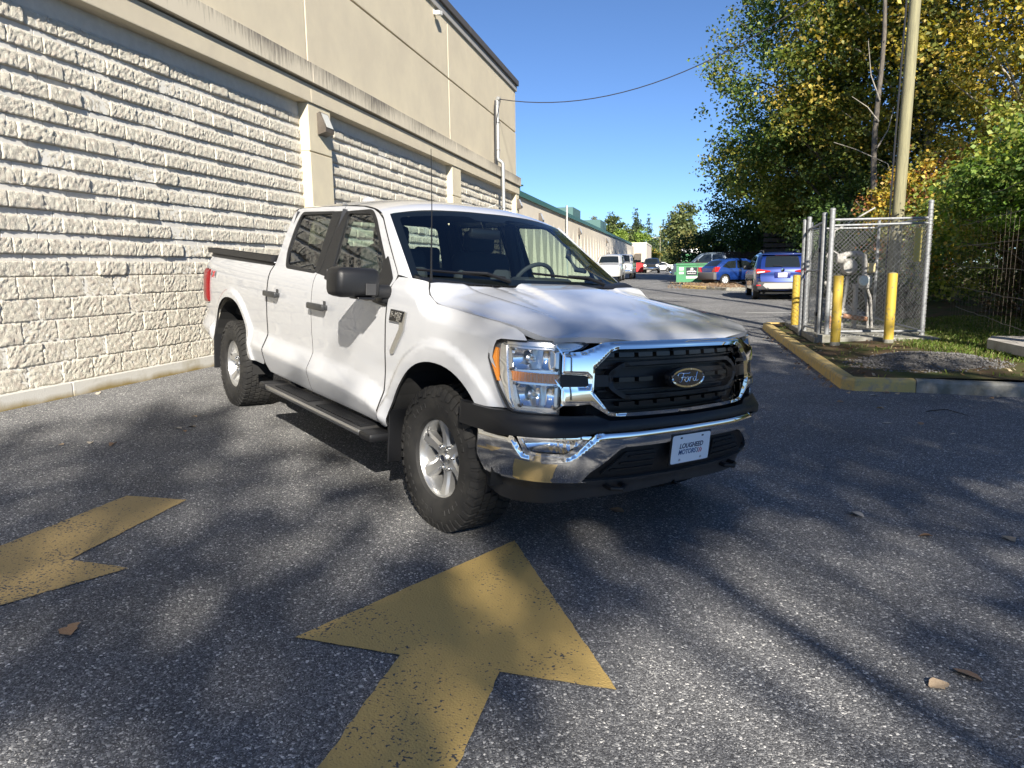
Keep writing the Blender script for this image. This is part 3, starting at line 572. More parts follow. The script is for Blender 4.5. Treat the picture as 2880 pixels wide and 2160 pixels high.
both('bed_rail_top', [(-2.72, .84), (-4.70, .815), (-4.70, .905), (-2.72, .939)], lambda u, v: np.stack([u, -v, 1.404 + (-2.72 - u) * .0165 - 1.2 * np.clip(v - .89 - (u + 4.7) * .012, 0, 1) ** 2], -1), M_BLK, .1, .05, flip=False)
# ---- bed interior, tailgate, rear bumper
b = MB(); b.box(-4.68, -2.74, -.80, .80, .86, .88); b.box(-4.68, -2.74, -.84, -.80, .86, 1.39); b.box(-4.68, -2.74, .80, .84, .86, 1.39); b.box(-2.78, -2.74, -.84, .84, .86, 1.37)
for k in range(12): b.box(-4.6, -2.8, -.72 + k * .125, -.66 + k * .125, .88, .892)
b.build('bed_liner', M_BLK, truck)
tg = MB().bbox(-4.735, -4.67, -.80, .80, .80, 1.41, .02).build('tailgate', M_PAINT, truck, True); MB().bbox(-4.75, -4.66, -.80, .80, 1.412, 1.44, .01).build('tailgate_cap', M_BLK, tg)
MB().bbox(-4.90, -4.72, -.93, .93, .56, .74, .05).build('rear_bumper', M_CHROME, truck, True)
# ---- roof, pillars, windshield, cab back
_cr = spl([-2.75, -2.66, -2.3, -1.9, -1.5, -1.3, -1.16, -1.07, -1.0], [1.875, 1.905, 1.932, 1.938, 1.927, 1.910, 1.886, 1.858, 1.825]); _za = spl([-2.75, -2.66, -2.5, -1.7, -1.40, -1.227, -1.13, -1.03], [1.80, 1.845, 1.853, 1.851, 1.838, 1.816, 1.79, 1.745])
def ROOF(off=0.0):
    def S(u, v):
        za = _za(u); ya = sideW(u, za) - .004; t = np.clip(np.abs(v) / ya, 0, 1); z = za + (_cr(u) - za) * (1 - t ** 2.6); return np.stack([u, v, z + off], -1)
    return S
def ya_(x): return float(sideW(x, _za(x))) - .006
rf = [(x, -ya_(x)) for x in np.linspace(-2.69, -1.10, 32)] + [(-1.078, -.727), (-1.055, -.5), (-1.035, -.3), (-1.028, 0), (-1.035, .3), (-1.055, .5), (-1.078, .727)] + [(x, ya_(x)) for x in np.linspace(-1.10, -2.69, 32)]
tpanel('roof', rf, ROOF(), M_PAINT, .03, .012); tpanel('headliner', [(x * .985 - .02, y * .93) for x, y in rf], ROOF(-.035), mat('headliner', (.10, .10, .11), .95), .1, 0, flip=True)
fin = MB(); fin.add([(-2.22, 0, .02), (-2.42, -.035, 0), (-2.42, .035, 0), (-2.44, 0, .055), (-2.36, 0, .055), (-2.2, 0, 0)], [(0, 1, 4), (0, 4, 2), (1, 3, 4), (2, 4, 3), (1, 2, 3), (0, 2, 1)]); fin.build('roof_antenna_fin', M_PAINT, truck, loc=(0, -.25, 1.925))
WB = lambda u: np.stack([-.425 - .055 * np.abs(u) ** 2.2, .875 * u, 1.372 + .006 * u ** 2], -1); WT = lambda u: np.stack([-1.022 - .05 * np.abs(u) ** 2.2, .727 * u, 1.838 - .052 * np.abs(u) ** 2.4], -1)
def WS(off=0.0):
    def S(u, v):
        u = np.asarray(u, float); v = np.asarray(v, float); b, t = WB(u), WT(u); p = b + (t - b) * v[..., None]; bul = .05 * (1 - u ** 2) * 4 * v * (1 - v) * .35 + off; return p + np.stack([bul * .55, 0 * bul, bul * .83], -1)
    return S
wpoly = round_poly([(-1, -.02), (1, -.02), (1, 1), (-1, 1)], [.02, .02, .05, .05])
ws = tpanel('windshield', wpoly, WS(.0), M_GLS, .05, .004, flip=False)
tpanel('windshield_frit', wpoly, WS(-.006), M_BLKG, .05, 0, [round_poly([(-.945, .055), (.945, .055), (.925, .93), (.22, .93), (.16, .87), (-.16, .87), (-.22, .93), (-.925, .93)], .05)], ws)
for sgn in (1, -1):
    m_ = MB(); ts = np.linspace(0, 1, 24); xz = np.array(wq([(-.553, 1.399), (-.80, 1.584), (-1.03, 1.752), (-1.09, 1.782)])); tt = np.r_[0, np.cumsum(np.hypot(*np.diff(xz, axis=0).T))]; tt /= tt[-1]
    V = []; F = []
    for t in ts:
        x, z = np.interp(t, tt, xz[:, 0]), np.interp(t, tt, xz[:, 1]); A = np.array([x, -float(sideW(x, z)) + .002, z]); B = np.array(WS(0)(np.array(-1.003), np.array(t * 1.0))); mid = (A + B) / 2 + np.array([.014, -.022, .012])
        for w in np.linspace(0, 1, 6): p = (1 - w) ** 2 * A + 2 * w * (1 - w) * mid + w * w * B; V.append((p[0], p[1] * sgn, p[2]))
    for i in range(len(ts) - 1):
        for j in range(5): a = i * 6 + j; F.append((a, a + 1, a + 7, a + 6))
    m_.add(V, F); m_.build('windshield_pillar', M_PAINT, truck, True, 80)
cb = round_poly([(-.93, 1.30), (.93, 1.30), (.76, 1.80), (.70, 1.86), (-.70, 1.86), (-.76, 1.80)], .03); cbh = round_poly([(-.70, 1.38), (.70, 1.38), (.62, 1.78), (-.62, 1.78)], .06)
cbk = tpanel('cab_back', cb, lambda u, v: np.stack([-2.675 + 0 * u, u, v], -1), M_PAINT, .1, .0, [cbh], flip=True)
tpanel('cab_back_trim', cb, lambda u, v: np.stack([-2.65 + 0 * u, u * .985, v], -1), M_TRIM, .1, .0, [cbh]); tpanel('back_glass', cbh, lambda u, v: np.stack([-2.668 + 0 * u, u, v], -1), M_GLS, .3, 0, parent=cbk)
MB().box(-2.68, -2.655, -.95, .95, .5, 1.30).build('cab_back_lower', M_TRIM, truck)
# ---- hood and cowl
_hc = spl([-.36, -.1, .2, .5, .68, .78, .83, .87], [1.362, 1.342, 1.306, 1.262, 1.228, 1.200, 1.176, 1.12])
def hood_edge(x): return float(sideW(x, _hg(x))) - .007
def HOOD(off=0.0):
    def S(u, v):
        a = np.abs(v); yb = sideW(np.clip(u, -.6, .63), _hg(np.clip(u, -.6, .63))) - .005; ze = _hg(u); zc = _hc(u + .055 * (a / .8) ** 2.5); t = np.clip(a / yb, 0, 1); z = ze + (zc - ze) * (1 - t ** 3.2)
        w = .30 + .16 * sms((u + .25) / .8); z = z + .030 * sms((w - a) / .045) * sms((.50 - u) / .55) - .012 * sms((.05 - np.abs(a - w - .11)) / .1) * sms((.5 - u) / .4)
        z = z + .010 * sms((a - .60) / .04) * (1 - sms((a - .80) / .1)) * sms((.62 - u) / .25)
        return np.stack([u, v, z + off], -1)
    return S
hs = [(x, -hood_edge(x)) for x in (-.300, -.285, -.26, -.234, -.18, -.13, -.05, .05, .15, .25, .35, .45, .52, .57, .61)]
hf = [(float(p[0]) + .004, float(p[1])) for p in CH(np.linspace(-.86, .86, 41), np.full(41, 1.15), -.002)]
hood_poly = [(-.235, 0), (-.24, -.29), (-.27, -.34), (-.285, -.5), (-.305, -.75)] + hs + hf + [(x, -y) for x, y in hs[::-1]] + [(-.305, .75), (-.285, .5), (-.27, .34), (-.24, .29)]
tpanel('hood', hood_poly, HOOD(), M_PAINT, .022, .03)
cw = [(-.20, 0), (-.21, -.30), (-.25, -.5), (-.28, -.75), (-.29, -.87), (-.40, -.875), (-.58, -.85)] + [(float(p[0]), float(p[1])) for p in WB(np.linspace(-.98, .98, 15))] + [(-.58, .85), (-.40, .875), (-.29, .87), (-.28, .75), (-.25, .5), (-.21, .30)]
def COWL(u, v): return np.stack([u, v, 1.315 + .035 * (np.abs(v) / .85) ** 3 + .05 * sms((-.28 - u) / .18)], -1)
cowl = tpanel('cowl', cw, COWL, M_BLK, .04, .02)
cl = MB()
for k in range(22): yy = -.70 + k * .066; cl.box(-.40, -.29, yy, yy + .012, 1.352, 1.362)
cl.build('cowl_louvre', M_BLKG, cowl)
for y0, y1, nm in ((-.22, -.80, 0), (.62, .02, 1)):
    us = np.linspace(y0, y1, 9) / .83; bl = WS(.022)(us, np.linspace(.035, .10, 9)); wr = empty('wiper', parent=truck)
    MB().tube([tuple(p) for p in bl], .009, 6).build('wiper_blade', M_BLKG, wr); mid = bl[4]
    MB().tube([(-.42, y0 + .02, 1.385), ((-.42 + mid[0]) / 2 + .01, (y0 + mid[1]) / 2, (1.385 + mid[2]) / 2 + .025), tuple(mid + np.array([0, 0, .008]))], [.014, .011, .008], 6).build('wiper_arm', M_BLK, wr)
MB().tube([(-.40, -.80, 1.372), (-.403, -.80, 1.44), (-.42, -.80, 1.80), (-.45, -.80, 2.13)], [.011, .006, .0032, .0022], 6).build('antenna', M_BLK, truck)
# ---- nose: grille, headlights, bumper
def half(pts): return pts + [(-x, z) for x, z in pts[::-1] if abs(x) > 1e-6]
def NOSE(P, off=0.0, loops=None, h=.0, w=.03):
    def S(u, v):
        o = off
        if loops is not None:
            d = np.min([polydist(np.asarray(u, float), np.asarray(v, float), np.array(l)) for l in loops], 0); t = np.clip(d / w, 0, 1); o = off + h * np.sqrt(np.clip(1 - (1 - t) ** 2, 0, 1))
        return P(u, v, o)
    return S
g_out = half([(0, 1.160), (-.30, 1.159), (-.50, 1.155), (-.555, 1.150), (-.615, 1.126), (-.675, 1.106), (-.715, 1.102), (-.772, 1.100), (-.772, .998), (-.655, .992), (-.640, .985), (-.636, .945), (-.650, .938), (-.772, .936), (-.772, .846), (-.690, .848), (-.625, .855), (-.575, .825), (-.52, .794), (-.47, .788), (0, .782)])
g_in = half([(0, 1.122), (-.47, 1.119), (-.515, 1.106), (-.604, 1.024), (-.610, .912), (-.525, .816), (-.475, .806), (0, .800)])
gr = tpanel('grille', half([(0, 1.13), (-.50, 1.125), (-.62, 1.03), (-.62, .90), (-.53, .80), (0, .795)]), NOSE(CH, -.085), M_BLK, .05, 0)
tpanel('grille_frame', g_out, NOSE(CH, .004, [g_out, g_in], .016, .018), M_CHROME, .012, .05, [g_in], gr)
for sg in (-1, 1): tpanel('grille_bar', [(sg * .778, .938), (sg * .778, .994), (sg * .53, .994), (sg * .53, .938)][::sg], NOSE(CH, .004), M_BLK, .05, .03, parent=gr)
ih = round_poly(half([(0, 1.055), (-.42, 1.052), (-.50, 1.012), (-.52, .985), (-.52, .942), (-.50, .915), (-.42, .868), (0, .866)]), .02); ii = round_poly(half([(0, 1.036), (-.41, 1.034), (-.475, 1.002), (-.49, .98), (-.49, .945), (-.475, .925), (-.41, .888), (0, .886)]), .02)
tpanel('grille_bar', ih, NOSE(CH, -.02, [ih, ii], .012, .012), M_BLK, .02, .04, [ii], gr)
for zz in (1.086, .962, .84):
    for k in range(9):
        u = -.52 + k * .13
        if abs(zz - .962) < .01 and (abs(u) < .2 or abs(u) > .45): continue
        if zz < .85 and abs(u) > .46: continue
        tpanel('grille_slat', round_poly([(u - .05, zz - .011), (u + .05, zz - .011), (u + .05, zz + .011), (u - .05, zz + .011)], .003), NOSE(CH, -.035), M_BLKG, .05, .04, parent=gr)
for zz in (1.062, 1.02, .905, .862): tpanel('grille_slat', [(-.56, zz - .004), (.56, zz - .004), (.56, zz + .004), (-.56, zz + .004)], NOSE(CH, -.055), M_BLK, .06, .03, parent=gr)
def oval(a, b, n=40): return [(a * math.cos(2 * math.pi * k / n), .9635 + b * math.sin(2 * math.pi * k / n)) for k in range(n)]
em = tpanel('emblem', oval(.140, .056), NOSE(CH, .012, [oval(.14, .056)], .010, .02), M_BLK, .02, .03); tpanel('emblem_ring', oval(.130, .050), NOSE(CH, .024, [oval(.13, .05), oval(.117, .040)], .007, .006), M_CHROME, .012, .006, [oval(.117, .040)], em)
tpanel('emblem_field', oval(.118, .041), NOSE(CH, .0245), M_BADGE, .03, 0, parent=em)
strokes = [[(-.082, .004), (-.086, .016), (-.072, .025), (-.040, .023), (-.006, .022), (.004, .026)], [(-.042, .022), (-.050, .005), (-.060, -.014), (-.074, -.020), (-.082, -.012)], [(-.064, .003), (-.040, .005), (-.024, .002)],
           [(-.014, .004), (-.030, -.002), (-.034, -.012), (-.024, -.019), (-.012, -.012), (-.010, 0), (-.018, .005), (-.002, .001)], [(.006, .004), (.003, -.006), (.000, -.018)], [(.003, -.005), (.012, .004), (.022, .002)],
           [(.052, .003), (.040, .004), (.030, -.006), (.034, -.017), (.046, -.014), (.053, -.002)], [(.066, .026), (.056, .004), (.051, -.012), (.058, -.018), (.070, -.012)]]
lt = MB()
for st in strokes:
    c = curve_pts(st, 5); lt.tube([tuple(np.array(CH(np.array(p[0] * 1.02), np.array(.9635 + p[1] * 1.05), .026))) for p in c], .0026, 5)
lt.build('emblem_script', M_CHROME, em, True)
# headlights
M_HLBASE = mat('lamp_bezel', (.62, .63, .64), .22, .85); M_REFL = mat('lamp_reflector', (.88, .89, .90), .16, 1.0)
hl = [(-.780, 1.098), (-.722, 1.102), (-.668, 1.118), (-.636, 1.138), (-.66, 1.1465), (-.85, 1.1475), (-1.10, 1.149), (-1.148, 1.143), (-1.164, 1.105), (-1.160, 1.045), (-1.105, .955), (-1.040, .850), (-1.018, .815), (-.985, .803), (-.778, .802)]
up = [(-1.034, 1.106), (-1.022, 1.002), (-.798, 1.010), (-.796, 1.109)]; lo = [(-1.0, .940), (-.965, .831), (-.798, .827), (-.798, .938)]
def rp(p, r=.012): return round_poly(p, r)
def flute(P, off, c, a, b, fl=0.0):
    def S(u, v):
        d = 1 - ((u - c[0]) / a) ** 2 - ((v - c[1]) / b) ** 2 * .6; o = off - .055 * np.clip(d, 0, 1) + fl * np.sin(u * 700) * np.clip((u - c[0]) / a + .2, 0, 1); return P(u, v, o)
    return S
for sg in (-1, 1):
    q = lambda pts: [(x if sg < 0 else -x, z) for x, z in pts][::-sg]
    hr = tpanel('headlight', q(hl), NOSE(CH, -.028), M_HLBASE, .03, .05, [q(rp(up)), q(rp(lo))])
    for P_, c in ((up, (-.915, 1.056)), (lo, (-.89, .884))):
        c2 = (c[0] * -sg, c[1]); tpanel('reflector', q(rp(ring(P_, .004))), flute(CH, -.022, c2, .115, .062, .0012), M_REFL, .008, 0, parent=hr)
        big, small = ring(P_, .014), ring(P_, -.003); tpanel('bezel', q(rp(big, .016)), NOSE(CH, -.014, [q(big), q(small)], .008, .008), M_SATIN, .015, .02, [q(rp(small))], hr)
        pos = CH(np.array(c2[0] + sg * .02), np.array(c[1]), -.052); MB().lathe([(.0, .030), (.010, .028), (.0135, .018), (.0135, .0), (.024, -.01)], 12, 'X').build('bulb', M_SATIN, hr, True, loc=tuple(pos))
    tpanel('turn_signal', q(rp([(-1.024, .996), (-1.010, .950), (-.780, .947), (-.780, .993)], .004)), lambda u, v: CH(u, v, -.012 + .0025 * np.sin(u * 420)), M_AMB, .006, .02, parent=hr)
    tpanel('side_marker', q(rp([(-1.160, 1.098), (-1.118, 1.100), (-1.106, 1.02), (-1.080, .940), (-1.098, .942), (-1.150, 1.03)], .004)), NOSE(CH, -.010), M_AMB, .02, .015, parent=hr)
    tpanel('light_strip', q([(-1.105, 1.135), (-1.07, 1.12), (-1.05, 1.0), (-1.02, .86), (-1.0, .82), (-1.03, .855), (-1.085, .97), (-1.10, 1.05)]), NOSE(CH, -.016), M_CHROME, .02, .015, parent=hr)
    tpanel('light_strip', q([(-1.07, 1.140), (-1.06, 1.122), (-.72, 1.118), (-.67, 1.136), (-.70, 1.141)]), NOSE(CH, -.012), M_SATIN, .02, .015, parent=hr)
    tpanel('lamp_cover', q(hl), NOSE(CH, .004), M_LENSC, .03, .02, parent=hr); tpanel('lamp_gasket', q(ring(hl, .006)), NOSE(CH, -.004), M_BLK, .03, .03, [q(ring(hl, -.002))], hr)
# black band under lamps
band_top = [(-1.375, .84), (-1.30, .806), (-1.10, .802), (-1.02, .806), (-.98, .798), (-.70, .797), (-.60, .80), (-.53, .775), (0, .772)]
bandp = half([p for p in band_top[::-1]] + [(-1.375, .70), (-1.30, .694), (-1.06, .690), (-.70, .702), (-.60, .727), (0, .733)])
tpanel('bumper_cover', bandp, lambda u, v: CH(u, v, .012 + .05 * sms((.80 - v) / .07) * sms((1.25 - np.abs(u)) / .5)), M_BLK, .03, .05)
b_out = half([(0, .731), (-.20, .731), (-.56, .729), (-.605, .726), (-.64, .706), (-.74, .622), (-.772, .603), (-.80, .598), (-.95, .600), (-.995, .608), (-1.04, .670), (-1.062, .684), (-1.10, .690), (-1.285, .692), (-1.285, .55), (-1.25, .470), (-1.20, .462), (-.69, .464), (-.645, .52), (-.49, .632), (-.455, .642), (-.21, .640), (0, .639)])
tpanel('front_bumper', b_out, lambda u, v: CB(u, v, .018 * np.sqrt(np.clip(1 - (1 - np.clip(polydist(np.asarray(u, float), np.asarray(v, float), np.array(b_out)) / .022, 0, 1)) ** 2, 0, 1)) - .012), M_CHROME, .014, .04)
trap = half([(0, .650), (-.47, .650), (-.66, .53), (-.72, .455), (0, .452)])
ins = tpanel('lower_grille', trap, NOSE(CB, -.040), M_BLK, .05, .03)
for sg in (-1, 1):
    q = lambda pts: [(x if sg < 0 else -x, z) for x, z in pts][::-sg]
    tpanel('vent', q(rp([(-.44, .612), (-.235, .610), (-.235, .50), (-.575, .50), (-.555, .52)], .01)), NOSE(CB, -.026), M_DARK, .04, .012, parent=ins)
    for k in range(3): tpanel('vent_rib', q([(-.42 - .05 * k, .595 - .033 * k), (-.245, .592 - .033 * k), (-.245, .584 - .033 * k), (-.43 - .05 * k, .586 - .033 * k)]), NOSE(CB, -.018), M_BLK, .05, .01, parent=ins)
    fg = tpanel('fog_light', q(rp([(-1.028, .690), (-.672, .698), (-.752, .622), (-.785, .606), (-.95, .608), (-.985, .618)], .006)), flute(CB, -.014, (-.86 * -sg, .66), .14, .05, .0015), M_REFL, .012, .0)
    tpanel('fog_lens', q(rp([(-1.03, .691), (-.668, .700), (-.752, .620), (-.785, .604), (-.95, .606), (-.988, .617)], .006)), NOSE(CB, -.002), M_LENSC, .04, .02, parent=fg)
    tpanel('fog_bezel', q(rp([(-1.04, .697), (-.655, .706), (-.748, .610), (-.785, .598), (-.95, .600), (-.992, .612)], .006)), NOSE(CB, -.006), M_CHROME, .03, .03, [q(rp([(-1.012, .681), (-.70, .688), (-.763, .630), (-.79, .617), (-.94, .619), (-.972, .628)], .006))], fg)
    hk = CB(np.array(sg * .47), np.array(.44), -.03); MB().tube([tuple(hk + np.array(d)) for d in ((-.1, -.045, .0), (.03, -.045, -.012), (.055, 0, -.014), (.03, .045, -.012), (-.1, .045, 0))], .013, 8).build('tow_hook', M_BLK, truck, True)
dam = half([(0, .46), (-.69, .472), (-1.245, .476), (-1.285, .46), (-1.285, .365), (-1.20, .336), (-1.10, .330), (-.85, .338), (-.66, .366), (-.431, .372), (0, .385)])
tpanel('air_dam', dam, lambda u, v: CB(u, v, -.022 - .02 * sms((.46 - v) / .03)), M_DGREY, .03, .04)
MB().box(-4.4, .72, -.55, .55, .38, .62).box(.45, .78, -.60, .60, .42, .9).build('chassis', M_DARK, truck)
MB().box(-.45, .70, -.60, .60, .5, 1.05).box(-2.6, -.55, -.90, .90, .5, .70).build('engine_bay', M_DARK, truck)
# licence plate
pl = empty('license_plate', parent=truck); pl.matrix_local = frame_mat((.968, 0, .598), (0, 1, 0), (.03, 0, 1), (1, 0, -.03))
MB().bbox(-.16, .16, -.085, .085, -.016, -.003, .004).build('plate_bracket', M_BLK, pl)
link('plate', panel_mesh('plate', round_poly([(-.1525, -.076), (.1525, -.076), (.1525, .076), (-.1525, .076)], .014), lambda u, v: np.stack([u, v, 0 * u], -1), .1, .002, m=M_WHITE), pl)
link('lettering', text_mesh('LOUGHEED', .0365, M_NAVY, .0004, .22, .0008, 1.0), pl, loc=(.0, .0145, .001)); link('lettering', text_mesh('MOTORS', .0365, M_BLUE, .0004, .22, .0008, .94), pl, loc=(-.030, -.0185, .001))
for k, mm in enumerate((M_NAVY, M_REDP, M_REDP)):
    x0 = .046 + k * .0150; MB().prism([(x0, .0 - .005), (x0 + .006, -.005), (x0 + .016, -.0185), (x0 + .006, -.032), (x0, -.032), (x0 + .010, -.0185)], lambda u, v: (u, v, .0005), lambda u, v: (u, v, .0014)).build('chevron', mm, pl)
for x, y in ((-.085, -.058), (.085, -.058)): MB().lathe([(0, .004), (.005, .0035), (.007, 0)], 10).build('plate_bolt', M_SATIN, pl, loc=(x, y, .001))
for x, y in ((-.085, .060), (.085, .060)): MB().bbox(x - .008, x + .008, y - .004, y + .004, .0002, .0012, .002).build('plate_slot', M_BLKG, pl)
# ---- mirrors
for sg in (-1, 1):
    mr = MB(); V = []
    mr.bbox(-.735, -.545, -1.325, -1.045, 1.262, 1.432, .04) if sg < 0 else mr.bbox(-1.02, -.74, -1.15, -.985, 1.262, 1.432, .04)
    o = mr.build('mirror', M_BLK, truck, True, 60, scale=(1, -sg, 1))
    MB().bbox(-.70 - .08 * (sg > 0), -.575 - .10 * (sg > 0), -1.12 + .08 * (sg > 0), -.955, 1.258, 1.338, .024).bbox(-.70, -.60, -1.01, -.95, 1.222, 1.325, .02).build('mirror_arm', M_BLK, o, True, 60)
    if sg > 0: continue
    MB().bbox(-.547, -.539, -1.15, -1.085, 1.278, 1.345, .003).build('mirror_panel', M_DGREY, o); MB().bbox(-.7385, -.733, -1.305, -1.065, 1.282, 1.415, .003).build('mirror_glass', M_CHROME, o)
    MB().bbox(-.66, -.542, -1.20, -1.09, 1.252, 1.266, .006).build('mirror_puddle_lamp', M_BLKG, o)
# ---- fender badge
bdg = both('fender_badge', [(-.392, 1.198), (-.352, 1.192), (-.372, 1.085), (-.492, .938), (-.520, .932), (-.535, .950), (-.425, 1.09), (-.418, 1.135)], SIDE(.011), M_SATIN, .02, .012)
both('badge_plate', [(-.528, 1.200), (-.375, 1.196), (-.395, 1.132), (-.54, 1.132)], SIDE(.015), M_BLKG, .03, .016, parent=bdg)
for txt, sz, xx, zz in (('F-150', .050, -.462, 1.170), ('XLT', .022, -.430, 1.143)):
    y = -float(sideW(xx, zz)) - .0162; link('badge_lettering', text_mesh(txt, sz, M_SATIN, .0006, .15, .0012, 1.05), bdg[0], loc=(xx, y, zz), rot=(math.radians(90), 0, 0))
# ---- running boards, flaps, wells
for sg in (-1, 1):
    rb = MB().bbox(-2.46, -.52, -1.115, -.93, .405, .452, .012).build('running_board', M_DGREY, truck, True, 40, scale=(1, -sg, 1))
    MB().bbox(-2.33, -.66, -1.125, -1.108, .412, .447, .007).build('trim_strip', M_SATIN, rb, True); MB().bbox(-2.475, -2.33, -1.13, -.93, .400, .456, .016).build('end_cap', M_BLK, rb, True); MB().bbox(-.665, -.505, -1.128, -.93, .40, .455, .02).build('end_cap', M_BLK, rb, True)
    for a, b_ in ((-2.22, -1.55), (-1.42, -.70)):
        n_ = 21; dx = (b_ - a) / n_; rr = MB()
        for k in range(n_): rr.box(a + k * dx, a + k * dx + dx * .55, -1.085, -.965, .452, .460)
        rr.build('tread_pad', M_BLK, rb)
    for xx in (-2.2, -.8): MB().box(xx - .04, xx + .04, -.95, -.6, .43, .50).build('bracket', M_DARK, rb)
    MB().bbox(-.515, -.497, -1.005, -.80, .265, .60, .006).build('mud_flap', M_BLK, truck, scale=(1, -sg, 1)); MB().bbox(-4.21, -4.19, -1.0, -.74, .30, .74, .006).build('mud_flap', M_BLK, truck, scale=(1, -sg, 1))
    for xc, w in ((0, .53), (-3.66, .57)):
        V = []; F = []
        for i in range(19):
            a = math.radians(-5 + i * 190 / 18)
            for j, y in enumerate((-.975, -.60)): V.append((xc + (w - .005) * math.cos(a), y, .45 + (w + .0) * math.sin(a)))
        for i in range(18): F.append((2 * i, 2 * i + 1, 2 * i + 3, 2 * i + 2))
        F.append(tuple(2 * i + 1 for i in range(19))); MB().add(V, F).build('wheel_liner', M_DARK, truck, scale=(1, -sg, 1))
# ---- wheels
def tyre_mesh():
    R = .416; t = MB(); prof = [(.215, -.095), (.232, -.125), (.262, -.137), (.315, -.141), (.355, -.135), (.380, -.128), (.398, -.118), (.404, -.098), (.405, -.05), (.405, .05), (.404, .098), (.398, .118), (.380, .128), (.355, .135), (.315, .141), (.262, .137), (.232, .125), (.215, .095)]
    t.lathe(prof, 72, 'Y'); N = 46
    for k in range(N):
        a = 2 * math.pi * k / N; wa = 2 * math.pi / N
        for (y0, y1, da, f, rr) in ((-.122, -.076, 0, .66, R - .002), (-.070, -.030, .5, .74, R), (-.024, .024, .12, .70, R), (.030, .070, .62, .74, R), (.076, .122, .25, .66, R - .002)):
            a0 = a + da * wa; a1 = a0 + f * wa; sk = .25 * wa * (1 if y0 < 0 else -1); V = []
            for r0 in (.396, rr):
                for (aa, y) in ((a0, y0), (a1, y0), (a1 + sk, y1), (a0 + sk, y1)): V.append((r0 * math.cos(aa), y, r0 * math.sin(aa)))
            t.add(V, [(0, 1, 5, 4), (1, 2, 6, 5), (2, 3, 7, 6), (3, 0, 4, 7), (4, 5, 6, 7)])
        for s in (-1, 1):     # shoulder lugs running onto the sidewall
            a0 = a + (.0 if s < 0 else .25) * wa; a1 = a0 + .62 * wa; lng = .352 if k % 2 else .368; V = []
            for (aa) in (a0, a1):
                for (r0, y) in ((R - .003, s * .121), (.398, s * .129), (lng, s * .1425), (lng, s * .130), (.39, s * .112)): V.append((r0 * math.cos(aa), y, r0 * math.sin(aa)))
            t.add(V, [(0, 1, 6, 5), (1, 2, 7, 6), (2, 3, 8, 7), (0, 4, 3, 2, 1), (5, 6, 7, 8, 9), (0, 5, 9, 4)])
    for k in range(40):      # raised sidewall lettering band
        a = 2 * math.pi * k / 40
        if k % 10 in (0, 1, 2, 5, 6, 7, 8):
            for s in (-1, 1):
                V = [(r0 * math.cos(a + d), s * y, r0 * math.sin(a + d)) for (r0, y, d) in ((.292, .1395, 0), (.322, .1415, 0), (.322, .1415, .09), (.292, .1395, .09), (.294, .1425, .005), (.320, .1438, .005), (.320, .1438, .085), (.294, .1425, .085))]
                t.add(V, [(4, 5, 6, 7), (0, 1, 5, 4), (1, 2, 6, 5), (2, 3, 7, 6), (3, 0, 4, 7)])
    return t
def rim_mesh():
    r = MB(); r.lathe([(.186, .06), (.205, .055), (.215, .04), (.222, -.06), (.226, -.098), (.231, -.102), (.2315, -.108), (.226, -.111), (.214, -.104), (.206, -.088), (.198, -.06), (.186, .05)], 64, 'Y')
    for k in range(6):
        a = 2 * math.pi * k / 6 + math.radians(60); ca, sa = math.cos(a), math.sin(a); V = []
        secs = [(.050, .042, -.066, -.02), (.09, .034, -.066, -.022), (.14, .033, -.072, -.025), (.185, .038, -.084, -.03), (.216, .046, -.094, -.03)]
        for (rad, hw, yf, yb) in secs:
            for (t_, y) in ((-hw, yb), (-hw, yf + .012), (-hw * .55, yf), (hw * .55, yf), (hw, yf + .012), (hw, yb)): V.append((rad * ca - t_ * sa, y, rad * sa + t_ * ca))
        F = []
        for i in range(len(secs) - 1):
            for j in range(6): F.append((i * 6 + j, i * 6 + (j + 1) % 6, (i + 1) * 6 + (j + 1) % 6, (i + 1) * 6 + j))
        F += [tuple(range(6)), tuple(range((len(secs) - 1) * 6, len(secs) * 6))]; r.add(V, F)
    r.lathe([(0, -.058), (.07, -.058), (.088, -.052), (.092, -.02), (.07, .0)], 36, 'Y'); return r
tm = tyre_mesh(); tyre_me = mesh('tyre', tm.V, tm.F, M_RUB); _b = bmesh.new(); _b.from_mesh(tyre_me); bmesh.ops.recalc_face_normals(_b, faces=_b.faces); _b.to_mesh(tyre_me); _b.free(); tyre_me.polygons.foreach_set('use_smooth', np.ones(len(tyre_me.polygons), bool)); tyre_me.set_sharp_from_angle(angle=math.radians(28))
rim_proto = None
